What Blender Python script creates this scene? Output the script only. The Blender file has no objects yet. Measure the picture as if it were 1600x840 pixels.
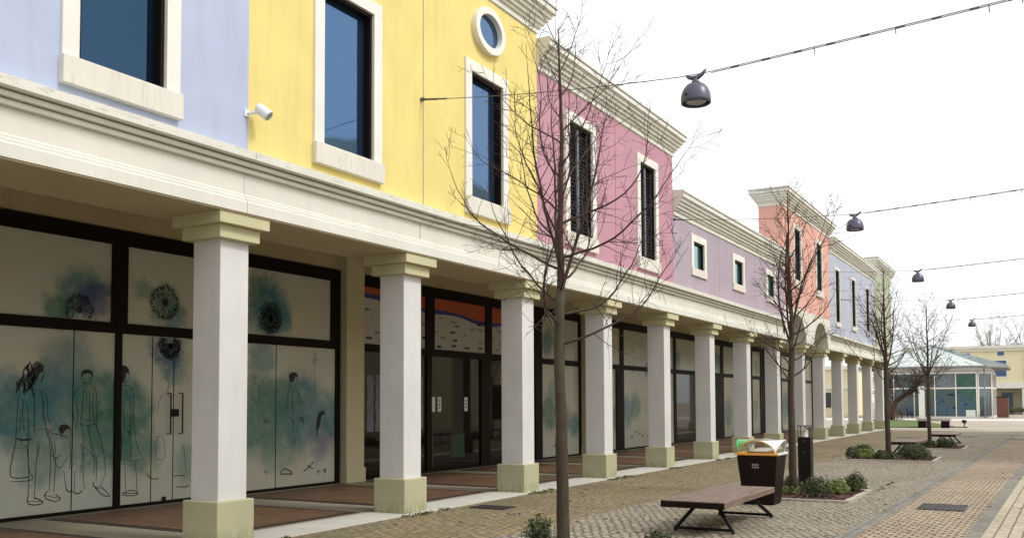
import bpy, bmesh, math, random
from math import radians, sin, cos, pi, sqrt
from mathutils import Vector, Matrix, noise as mnoise

# ------------------------------------------------------------------ camera, world, sun, exposure
scn = bpy.context.scene
col = scn.collection
cam_d = bpy.data.cameras.new("camera"); cam = bpy.data.objects.new("camera", cam_d); col.objects.link(cam)
PITCH, YAW, ROLL = radians(2.7354), radians(29.4914), radians(-0.2351)
fwd = Vector((-sin(YAW)*cos(PITCH), cos(YAW)*cos(PITCH), sin(PITCH)))
rt = Vector((cos(YAW), sin(YAW), 0)); up = rt.cross(fwd)
r2 = cos(ROLL)*rt + sin(ROLL)*up; u2 = -sin(ROLL)*rt + cos(ROLL)*up
M = Matrix((r2, u2, -fwd)).transposed().to_4x4(); M.translation = Vector((0, 0, 1.6))
cam.matrix_world = M
cam_d.sensor_fit = 'HORIZONTAL'; cam_d.sensor_width = 36.0
cam_d.lens = 36.0*1477.415/1600.0
cam_d.shift_y = (558.04-420.0)/1600.0
cam_d.clip_start = 0.05; cam_d.clip_end = 3000
scn.camera = cam

SUN_EL, SUN_AZ = radians(47), radians(84)      # azimuth measured from +Y (along the street) towards +X
world = bpy.data.worlds.new("World"); scn.world = world; world.use_nodes = True
nt = world.node_tree; nt.nodes.clear()
w_out = nt.nodes.new('ShaderNodeOutputWorld')
sky = nt.nodes.new('ShaderNodeTexSky'); sky.sky_type = 'NISHITA'; sky.sun_disc = False
sky.sun_elevation = SUN_EL; sky.sun_rotation = SUN_AZ; sky.air_density = 1.0; sky.dust_density = 3.0
hs = nt.nodes.new('ShaderNodeHueSaturation'); hs.inputs['Saturation'].default_value = 0.12
nt.links.new(sky.outputs[0], hs.inputs['Color'])
b1 = nt.nodes.new('ShaderNodeBackground'); b1.inputs[1].default_value = 0.07
nt.links.new(hs.outputs[0], b1.inputs[0])
# the overcast: a bright, nearly even cloud layer
tc = nt.nodes.new('ShaderNodeTexCoord'); nz = nt.nodes.new('ShaderNodeTexNoise'); nz.inputs['Scale'].default_value = 2.2; nz.inputs['Detail'].default_value = 4
nt.links.new(tc.outputs['Generated'], nz.inputs['Vector'])
cr = nt.nodes.new('ShaderNodeValToRGB'); cr.color_ramp.elements[0].position = .3; cr.color_ramp.elements[0].color = (.86, .875, .88, 1)
cr.color_ramp.elements[1].position = .65; cr.color_ramp.elements[1].color = (1.0, 1.0, .99, 1)
nt.links.new(nz.outputs[0], cr.inputs[0])
b2 = nt.nodes.new('ShaderNodeBackground'); b2.inputs[1].default_value = 0.90
nt.links.new(cr.outputs[0], b2.inputs[0])
ad = nt.nodes.new('ShaderNodeAddShader'); nt.links.new(b1.outputs[0], ad.inputs[0]); nt.links.new(b2.outputs[0], ad.inputs[1])
nt.links.new(ad.outputs[0], w_out.inputs[0])

sun_d = bpy.data.lights.new("sun", 'SUN'); sun_d.energy = 1.5; sun_d.angle = radians(12); sun_d.color = (1.0, .97, .92)
sun_o = bpy.data.objects.new("sun", sun_d); col.objects.link(sun_o)
sdir = Vector((sin(SUN_AZ)*cos(SUN_EL), cos(SUN_AZ)*cos(SUN_EL), sin(SUN_EL)))
sun_o.rotation_euler = sdir.to_track_quat('Z', 'Y').to_euler(); sun_o.location = (20, 10, 40)

scn.view_settings.view_transform = 'Standard'; scn.view_settings.look = 'None'
scn.view_settings.exposure = 0.12; scn.view_settings.gamma = 1; scn.view_settings.use_curve_mapping = False
scn.cycles.max_bounces = 8; scn.cycles.diffuse_bounces = 5

# ------------------------------------------------------------------ materials
def S2L(c):
    return tuple(((v/255.0)/12.92 if v/255.0 <= .04045 else (((v/255.0)+.055)/1.055)**2.4) for v in c)
class NT:
    def __init__(s, name):
        s.m = bpy.data.materials.new(name); s.m.use_nodes = True; s.t = s.m.node_tree; s.t.nodes.clear()
        s.out = s.n('ShaderNodeOutputMaterial'); s.b = s.n('ShaderNodeBsdfPrincipled'); s.l(s.b.outputs[0], s.out.inputs[0])
    def n(s, t, **k):
        x = s.t.nodes.new(t)
        for a, v in k.items(): setattr(x, a, v)
        return x
    def l(s, a, b): s.t.links.new(a, b)
    def pos(s, scale=(1, 1, 1), rot=0.0):
        g = s.n('ShaderNodeNewGeometry'); mp = s.n('ShaderNodeMapping'); mp.inputs['Scale'].default_value = scale
        mp.inputs['Rotation'].default_value = (0, 0, rot)
        s.l(g.outputs['Position'], mp.inputs['Vector']); return mp.outputs[0]
    def noise(s, vec, scale, detail=4, rough=.55):
        x = s.n('ShaderNodeTexNoise'); x.inputs['Scale'].default_value = scale; x.inputs['Detail'].default_value = detail
        x.inputs['Roughness'].default_value = rough
        if vec is not None: s.l(vec, x.inputs['Vector'])
        return x
    def ramp(s, fac, stops):
        x = s.n('ShaderNodeValToRGB'); e = x.color_ramp.elements
        while len(e) < len(stops): e.new(.5)
        for i, (p, c) in enumerate(stops):
            e[i].position = p; e[i].color = (c, c, c, 1) if not isinstance(c, tuple) else (*c[:3], 1)
        s.l(fac, x.inputs[0]); return x.outputs[0]
    def mix(s, fac, a, b, mode='MIX'):
        x = s.n('ShaderNodeMixRGB', blend_type=mode)
        for i, v in ((0, fac), (1, a), (2, b)):
            if isinstance(v, (int, float)): x.inputs[i].default_value = v if i == 0 else (v, v, v, 1)
            elif isinstance(v, tuple): x.inputs[i].default_value = (*v[:3], 1)
            else: s.l(v, x.inputs[i])
        return x.outputs[0]
    def math(s, op, a, b=None, c=None):
        x = s.n('ShaderNodeMath', operation=op)
        for i, v in ((0, a), (1, b), (2, c)):
            if v is None: continue
            if isinstance(v, (int, float)): x.inputs[i].default_value = v
            else: s.l(v, x.inputs[i])
        return x.outputs[0]
    def bump(s, h, strength=.3, dist=.01):
        x = s.n('ShaderNodeBump'); x.inputs['Strength'].default_value = strength; x.inputs['Distance'].default_value = dist
        s.l(h, x.inputs['Height']); s.l(x.outputs[0], s.b.inputs['Normal'])
    def fin(s, color, rough=.7, metal=0.0, spec=None):
        if isinstance(color, tuple): s.b.inputs['Base Color'].default_value = (*color[:3], 1)
        else: s.l(color, s.b.inputs['Base Color'])
        s.b.inputs['Roughness'].default_value = rough; s.b.inputs['Metallic'].default_value = metal
        if spec is not None: s.b.inputs['Specular IOR Level'].default_value = spec
        return s.m

def plaster(name, c, streak=.10, dirt=(.32, .31, .27), stain=0.0, rough=.85, base_dirt=None, top_dirt=None, runs=None):
    k = NT(name); p = k.pos()
    n1 = k.noise(p, 1.3, 5); n2 = k.noise(k.pos((2.2, 2.2, .35)), 3.0, 5, .6); n3 = k.noise(p, 60, 3)
    a = k.mix(k.ramp(n1.outputs[0], [(.3, 0.0), (.7, 1.0)]), tuple(v*.93 for v in c), tuple(min(1, v*1.04) for v in c))
    f = k.math('MULTIPLY', k.ramp(n2.outputs[0], [(.50, 0.0), (.72, 1.0)]), streak*1.5)
    a = k.mix(f, a, tuple(c[i]*.45+dirt[i]*.3 for i in range(3)))
    if stain:
        n4 = k.noise(k.pos((6, 6, 1.2)), 2.2, 6, .65)
        a = k.mix(k.math('MULTIPLY', k.ramp(n4.outputs[0], [(.55, 0.0), (.72, 1.0)]), stain), a, (.16, .145, .11))
    if base_dirt:
        z0, z1 = base_dirt
        sep = k.n('ShaderNodeSeparateXYZ'); k.l(p, sep.inputs[0])
        mr = k.n('ShaderNodeMapRange'); k.l(sep.outputs[2], mr.inputs[0]); mr.inputs[1].default_value = z0; mr.inputs[2].default_value = z1
        mr.inputs[3].default_value = 1; mr.inputs[4].default_value = 0
        f = k.math('MULTIPLY', mr.outputs[0], k.ramp(k.noise(k.pos((3, 3, 1)), 5, 6, .7).outputs[0], [(.4, 0.0), (.62, .75)]))
        a = k.mix(f, a, (.13, .14, .06))
    if top_dirt:
        z0, z1 = top_dirt
        sep = k.n('ShaderNodeSeparateXYZ'); k.l(p, sep.inputs[0])
        g = k.math('MULTIPLY', k.math('GREATER_THAN', sep.outputs[2], z0), k.math('LESS_THAN', sep.outputs[2], z1+.02))
        g = k.math('MULTIPLY', g, k.ramp(k.noise(k.pos((1, 1.3, 6)), 4, 6, .75).outputs[0], [(.52, 0.0), (.64, .42)]))
        a = k.mix(g, a, (.23, .20, .145))
    if runs:
        sep = k.n('ShaderNodeSeparateXYZ'); k.l(p, sep.inputs[0])
        mr = k.n('ShaderNodeMapRange'); k.l(sep.outputs[2], mr.inputs[0]); mr.inputs[1].default_value = runs-1.5; mr.inputs[2].default_value = runs
        g = k.ramp(k.noise(k.pos((7, 7, .35)), 2.0, 5, .65).outputs[0], [(.50, 0.0), (.68, 1.0)])
        a = k.mix(k.math('MULTIPLY', k.math('MULTIPLY', mr.outputs[0], g), .17), a, tuple(v*.45 for v in c))
        # a few darker repaired patches
        g = k.ramp(k.noise(k.pos((1, .8, .8)), 1.1, 2, .4).outputs[0], [(.62, 0.0), (.635, .07)])
        a = k.mix(g, a, tuple(v*.55 for v in c))
    k.bump(n3.outputs[0], .12, .004)
    return k.fin(a, rough, spec=.3)

M_ = {}
cream = (.70, .675, .58)
M_['cream'] = plaster('cream_render', (.73, .71, .64), .10, stain=.10)
M_['cornice'] = plaster('cornice_render', (.71, .70, .63), .08, stain=.05, top_dirt=(4.40, 4.479))
M_['sill'] = plaster('sill_render', (.72, .69, .61), .12, stain=.25)
M_['shaft'] = plaster('white_column_render', (.66, .65, .635), .10)
M_['plinth'] = plaster('olive_plinth_render', (.46, .44, .285), .12, base_dirt=(0, .22))
M_['capital'] = plaster('capital_render', (.56, .53, .33), .12)
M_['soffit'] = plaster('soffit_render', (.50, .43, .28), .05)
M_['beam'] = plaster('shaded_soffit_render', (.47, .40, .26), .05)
M_['pilaster'] = plaster('pilaster_render', (.60, .545, .36), .1)
M_['blue'] = plaster('pale_blue_render', S2L((178, 187, 212)), .12, runs=8.5)
M_['yellow'] = plaster('yellow_render', S2L((226, 208, 132)), .14, runs=8.29)
M_['pink'] = plaster('pink_render', S2L((188, 142, 155)), .10, runs=7.64)
M_['lilac'] = plaster('lilac_render', S2L((174, 160, 172)), .10, runs=6.2)
M_['salmon'] = plaster('salmon_render', S2L((224, 172, 158)), .10, runs=8.5)
M_['blue2'] = plaster('periwinkle_render', S2L((180, 184, 200)), .10)
M_['sage'] = plaster('sage_render', S2L((172, 178, 156)), .10)
M_['offwhite'] = plaster('offwhite_trim', (.78, .76, .70), .08, stain=.06)
M_['farcream'] = plaster('far_yellow_render', S2L((226, 218, 184)), .05)
M_['taupe'] = plaster('taupe_render', (.42, .38, .30), .05)

def simple(name, c, rough=.5, metal=0.0, var=.15, scale=8, spec=None, bump=0):
    k = NT(name); n = k.noise(k.pos(), scale, 5)
    a = k.mix(n.outputs[0], tuple(v*(1-var) for v in c), tuple(min(1, v*(1+var)) for v in c))
    if bump: k.bump(k.noise(k.pos(), scale*6, 4).outputs[0], bump, .004)
    return k.fin(a, rough, metal, spec)
M_['darkframe'] = simple('dark_bronze_frame', (.010, .006, .004), .5, spec=.12)
M_['joint'] = simple('joint_line', (.30, .27, .20), .9)
M_['joint_red'] = simple('joint_line_red', (.36, .09, .12), .9)
M_['flash'] = simple('roof_flashing', (.20, .21, .22), .6)
M_['grill'] = simple('shutter_metal', (.035, .037, .042), .5)
M_['grill_light'] = simple('shutter_bar', (.16, .18, .2), .5)
M_['lamp'] = simple('lamp_metal', (.10, .10, .14), .38, .5)
M_['lampglass'] = simple('lamp_lens', (.35, .35, .42), .15)
M_['steel'] = simple('steel_wire', (.12, .12, .12), .5, .6)
M_['white_metal'] = simple('white_painted_metal', (.78, .78, .78), .4)
M_['grey_lens'] = simple('grey_lens', (.22, .24, .22), .2)
M_['black_metal'] = simple('black_metal', (.010, .008, .007), .45, 0, spec=.2)
M_['bin'] = simple('dark_brown_bin', (.012, .006, .004), .55, 0, .3, 5, spec=.15, bump=.1)
M_['bin_orange'] = simple('orange_band', (.78, .36, .05), .5)
M_['bin_green'] = simple('green_hood', (.16, .55, .20), .45)
M_['bin_yellow'] = simple('yellow_hood', (.78, .50, .16), .45)
M_['bin_white'] = simple('white_hood', (.72, .76, .76), .4)
M_['mark'] = simple('pale_mark', (.45, .45, .47), .6)
M_['ink'] = simple('ink_line', (.012, .012, .016), .6)
M_['ink_soft'] = simple('ink_soft', (.06, .06, .07), .6)
M_['paper'] = simple('white_sticker', (.72, .73, .72), .6)
M_['orange_print'] = simple('orange_print', (.46, .085, .02), .5)
M_['blue_print'] = simple('blue_print', (.04, .035, .22), .5)
M_['poster_print'] = simple('poster_print', (.50, .49, .46), .6)
M_['green_print'] = simple('green_print', (.02, .05, .022), .6)
M_['garment'] = simple('pale_garment', (.17, .19, .21), .9, 0, .6, 5)
M_['seam'] = simple('roof_seam_metal', (.27, .32, .31), .6)
M_['roofteal'] = simple('pale_copper_roof', (.53, .575, .555), .6, 0, .1, 3)
M_['tealglass'] = simple('teal_window_film', (.055, .12, .10), .15, 0, .7, 2)
M_['navy'] = simple('navy_glass', (.05, .10, .22), .15)
M_['dullblue'] = simple('dull_blue_print', (.05, .10, .15), .4)
M_['redbrown'] = simple('red_brown_cladding', (.16, .06, .045), .6)
M_['granite'] = simple('granite_slab', (.42, .40, .37), .8, 0, .15, 20, bump=.2)
M_['kerbstone'] = simple('kerb_stone', (.44, .40, .34), .85, 0, .2, 9, bump=.3)
M_['concrete_edge'] = simple('pale_kerb_strip', (.56, .54, .48), .8, 0, .18, 3, bump=.2)
M_['bandgrey'] = None
M_['castiron'] = simple('cast_iron', (.06, .05, .055), .6, .3, .3, 14)
M_['drybush'] = simple('dry_twigs', (.22, .14, .10), .9)
M_['deadleaf'] = simple('fallen_leaf', (.14, .06, .035), .8, 0, .5, 3)

def glass_mirror(name, c, rough=.04, metal=.85):
    k = NT(name); n = k.noise(k.pos(), .8, 2)
    k.bump(n.outputs[0], .12, .05)
    return k.fin(c, rough, metal)
M_['blueglass'] = glass_mirror('blue_mirror_glass', (.08, .155, .29))
M_['deepblueglass'] = glass_mirror('deep_blue_mirror_glass', (.026, .062, .115))
M_['tealwin'] = glass_mirror('teal_mirror_glass', (.20, .40, .40))
k = NT('dark_shop_glass'); k.b.inputs['Transmission Weight'].default_value = 0
M_['shopglass'] = k.fin((.010, .008, .005), .04, 0, .35)
k = NT('pale_pavilion_glass')
M_['pavglass'] = k.fin((.09, .125, .13), .06, 0, .8)

def brickmat(name, c1, c2, joint, bw, bh, mort, rot=0.0, wob=.02, moss=None, offset=.5, bump=.6, rough=.85, patch=None, smooth=.1):
    k = NT(name); p = k.pos((1, 1, 1), rot)
    wn = k.noise(p, 3.5, 2); sub = k.n('ShaderNodeVectorMath', operation='SUBTRACT'); k.l(wn.outputs['Color'], sub.inputs[0]); sub.inputs[1].default_value = (.5, .5, .5)
    sc = k.n('ShaderNodeVectorMath', operation='SCALE'); k.l(sub.outputs[0], sc.inputs[0]); sc.inputs['Scale'].default_value = wob*4
    ad = k.n('ShaderNodeVectorMath', operation='ADD'); k.l(p, ad.inputs[0]); k.l(sc.outputs[0], ad.inputs[1])
    br = k.n('ShaderNodeTexBrick'); k.l(ad.outputs[0], br.inputs['Vector']); br.offset = offset
    for a, v in (('Color1', c1), ('Color2', c2), ('Mortar', joint)): br.inputs[a].default_value = (*v, 1)
    br.inputs['Scale'].default_value = 1; br.inputs['Brick Width'].default_value = bw; br.inputs['Row Height'].default_value = bh
    br.inputs['Mortar Size'].default_value = mort; br.inputs['Mortar Smooth'].default_value = smooth; br.inputs['Bias'].default_value = 0
    a = br.outputs[0]
    n1 = k.noise(p, .35, 5, .6); n2 = k.noise(p, 9, 4, .6); n5 = k.noise(p, 40, 3)
    a = k.mix(.6, a, k.ramp(n2.outputs[0], [(.25, .45), (.75, 1.45)]), 'MULTIPLY')
    a = k.mix(1, a, k.ramp(n1.outputs[0], [(.3, .93), (.7, 1.27)]), 'MULTIPLY')
    if patch: a = k.mix(k.math('MULTIPLY', k.ramp(k.noise(p, 1.6, 6, .65).outputs[0], [(.5, 0.0), (.7, 1.0)]), patch[1]), a, patch[0])
    if moss:
        mm = k.ramp(k.noise(p, .9, 7, .7).outputs[0], [(.42, 0.0), (.62, 1.0)])
        mj = k.mix(br.outputs['Fac'], k.math('MULTIPLY', mm, moss[1]), k.math('MULTIPLY', mm, 1.0))
        a = k.mix(mj, a, moss[0])
    h = k.math('SUBTRACT', k.math('MULTIPLY', n2.outputs[0], .5), br.outputs['Fac'])
    h = k.math('ADD', h, k.math('MULTIPLY', n5.outputs[0], .25))
    k.bump(h, bump, .012)
    return k.fin(a, rough, spec=.25)
ROT = radians(1.25)
M_['mossy'] = brickmat('mossy_brown_setts', (.31, .235, .15), (.20, .165, .12), (.10, .09, .05), .20, .11, .016, radians(88), .05, moss=((.15, .14, .06), .38), patch=((.33, .215, .11), .6), bump=.9)
M_['grey_cobble'] = brickmat('grey_cobbles', (.40, .35, .285), (.27, .235, .19), (.085, .07, .05), .125, .115, .018, ROT, .035, moss=((.20, .17, .10), .15), bump=.9)
M_['tan_cobble'] = brickmat('tan_cobbles', (.46, .38, .27), (.34, .28, .20), (.115, .09, .065), .15, .125, .020, ROT, .008, bump=.9, patch=((.36, .22, .16), .35), smooth=.3)
M_['tan_paver'] = brickmat('pale_tan_pavers', (.46, .40, .305), (.40, .345, .26), (.17, .145, .11), .22, .145, .011, ROT+radians(90), .003, bump=.5, offset=.5)
M_['bandgrey'] = brickmat('grey_stone_band', (.225, .21, .18), (.18, .168, .145), (.10, .09, .075), .5, .3, .008, ROT+radians(90), .004, bump=.4, offset=0)
M_['plaza'] = brickmat('plaza_paving', (.42, .355, .29), (.37, .315, .26), (.26, .22, .18), .4, .4, .015, ROT, .004, bump=.3)
M_['plaza_light'] = simple('pale_plaza_strip', (.62, .58, .52), .85, 0, .1, 2)
M_['arcade_grey'] = simple('arcade_grey_stone', (.32, .285, .215), .6, 0, .25, 2.5, bump=.1)
M_['arcade_tile'] = brickmat('terracotta_tiles', (.175, .10, .06), (.135, .078, .048), (.07, .04, .028), .3, .3, .006, 0, .001, bump=.15, rough=.55, offset=0)
M_['arcade_dark'] = simple('dark_tile_border', (.045, .032, .028), .5)
M_['mulch'] = simple('bark_mulch', (.060, .026, .018), .95, 0, .8, 30, bump=1.0)
M_['litter'] = simple('leaf_litter', (.20, .10, .07), .9, 0, .6, 20)
M_['lawn'] = simple('lawn_green', (.085, .125, .022), .95, 0, .4, 6, bump=.8)
def bark(name, c, moss):
    k = NT(name); n = k.noise(k.pos((1, 1, .25)), 40, 5); n2 = k.noise(k.pos(), 3, 4)
    a = k.mix(n.outputs[0], tuple(v*.5 for v in c), tuple(v*1.45 for v in c))
    a = k.mix(k.ramp(n2.outputs[0], [(.48, 0.0), (.7, moss)]), a, (.09, .10, .05))
    k.bump(n.outputs[0], .8, .008); return k.fin(a, .9)
M_['bark'] = bark('bark', (.060, .040, .027), .5)
M_['twig'] = bark('twig_bark', (.062, .036, .027), .1)
M_['fartwig_glare'] = bark('far_twig_glare', (.24, .21, .19), .1)  # paler than the near bark: distant sky glare put into the colour
def leafm(name, c1, c2):
    k = NT(name); n = k.noise(k.pos(), 9, 3); k.b.inputs['Subsurface Weight'].default_value = 0
    return k.fin(k.mix(k.ramp(n.outputs[0], [(.35, 0.0), (.65, 1.0)]), c1, c2), .6)
M_['leafdark'] = leafm('dark_shrub_leaf', (.024, .036, .010), (.085, .105, .028))
M_['leaflime'] = leafm('lime_shrub_leaf', (.09, .13, .02), (.20, .24, .045))
M_['weed'] = leafm('weed_leaf', (.07, .10, .02), (.16, .18, .045))
k = NT('bench_wood'); n = k.noise(k.pos((8, .6, 8)), 4, 6, .6)
a = k.ramp(n.outputs[0], [(.3, (.105, .07, .052)), (.7, (.26, .185, .145))]); k.bump(n.outputs[0], .3, .004)
M_['wood'] = k.fin(a, .6)

HAIR = [[[8.344, 2.189], [8.406, 2.153], [8.403, 2.086], [8.337, 2.027], [8.299, 1.922], [8.273, 1.96], [8.316, 2.083], [8.314, 2.15]], [[8.02, 1.88], [8.067, 1.974], [8.125, 2.031], [8.088, 1.928], [8.051, 1.806], [8.022, 1.788]], [[9.004, 2.014], [9.014, 2.083], [9.063, 2.119], [9.142, 2.121], [9.2, 2.083], [9.212, 2.008], [9.178, 2.047], [9.121, 2.061], [9.053, 2.054], [9.026, 2.014]], [[9.667, 2.172], [9.727, 2.2], [9.801, 2.187], [9.845, 2.126], [9.834, 2.063], [9.79, 2.093], [9.779, 2.031], [9.756, 1.947], [9.708, 1.926], [9.671, 1.977]], [[8.655, 1.263], [8.697, 1.31], [8.772, 1.318], [8.837, 1.278], [8.86, 1.228], [8.816, 1.254], [8.763, 1.226], [8.721, 1.174], [8.678, 1.195]], [[13.4, 2.148], [13.49, 2.194], [13.6, 2.184], [13.647, 2.115], [13.565, 2.101], [13.529, 2.011], [13.438, 2.01], [13.401, 2.085]], [[14.205, 1.343], [14.253, 1.434], [14.371, 1.459], [14.461, 1.392], [14.391, 1.386], [14.313, 1.354], [14.285, 1.197], [14.217, 1.055], [14.187, 1.199]]]
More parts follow.
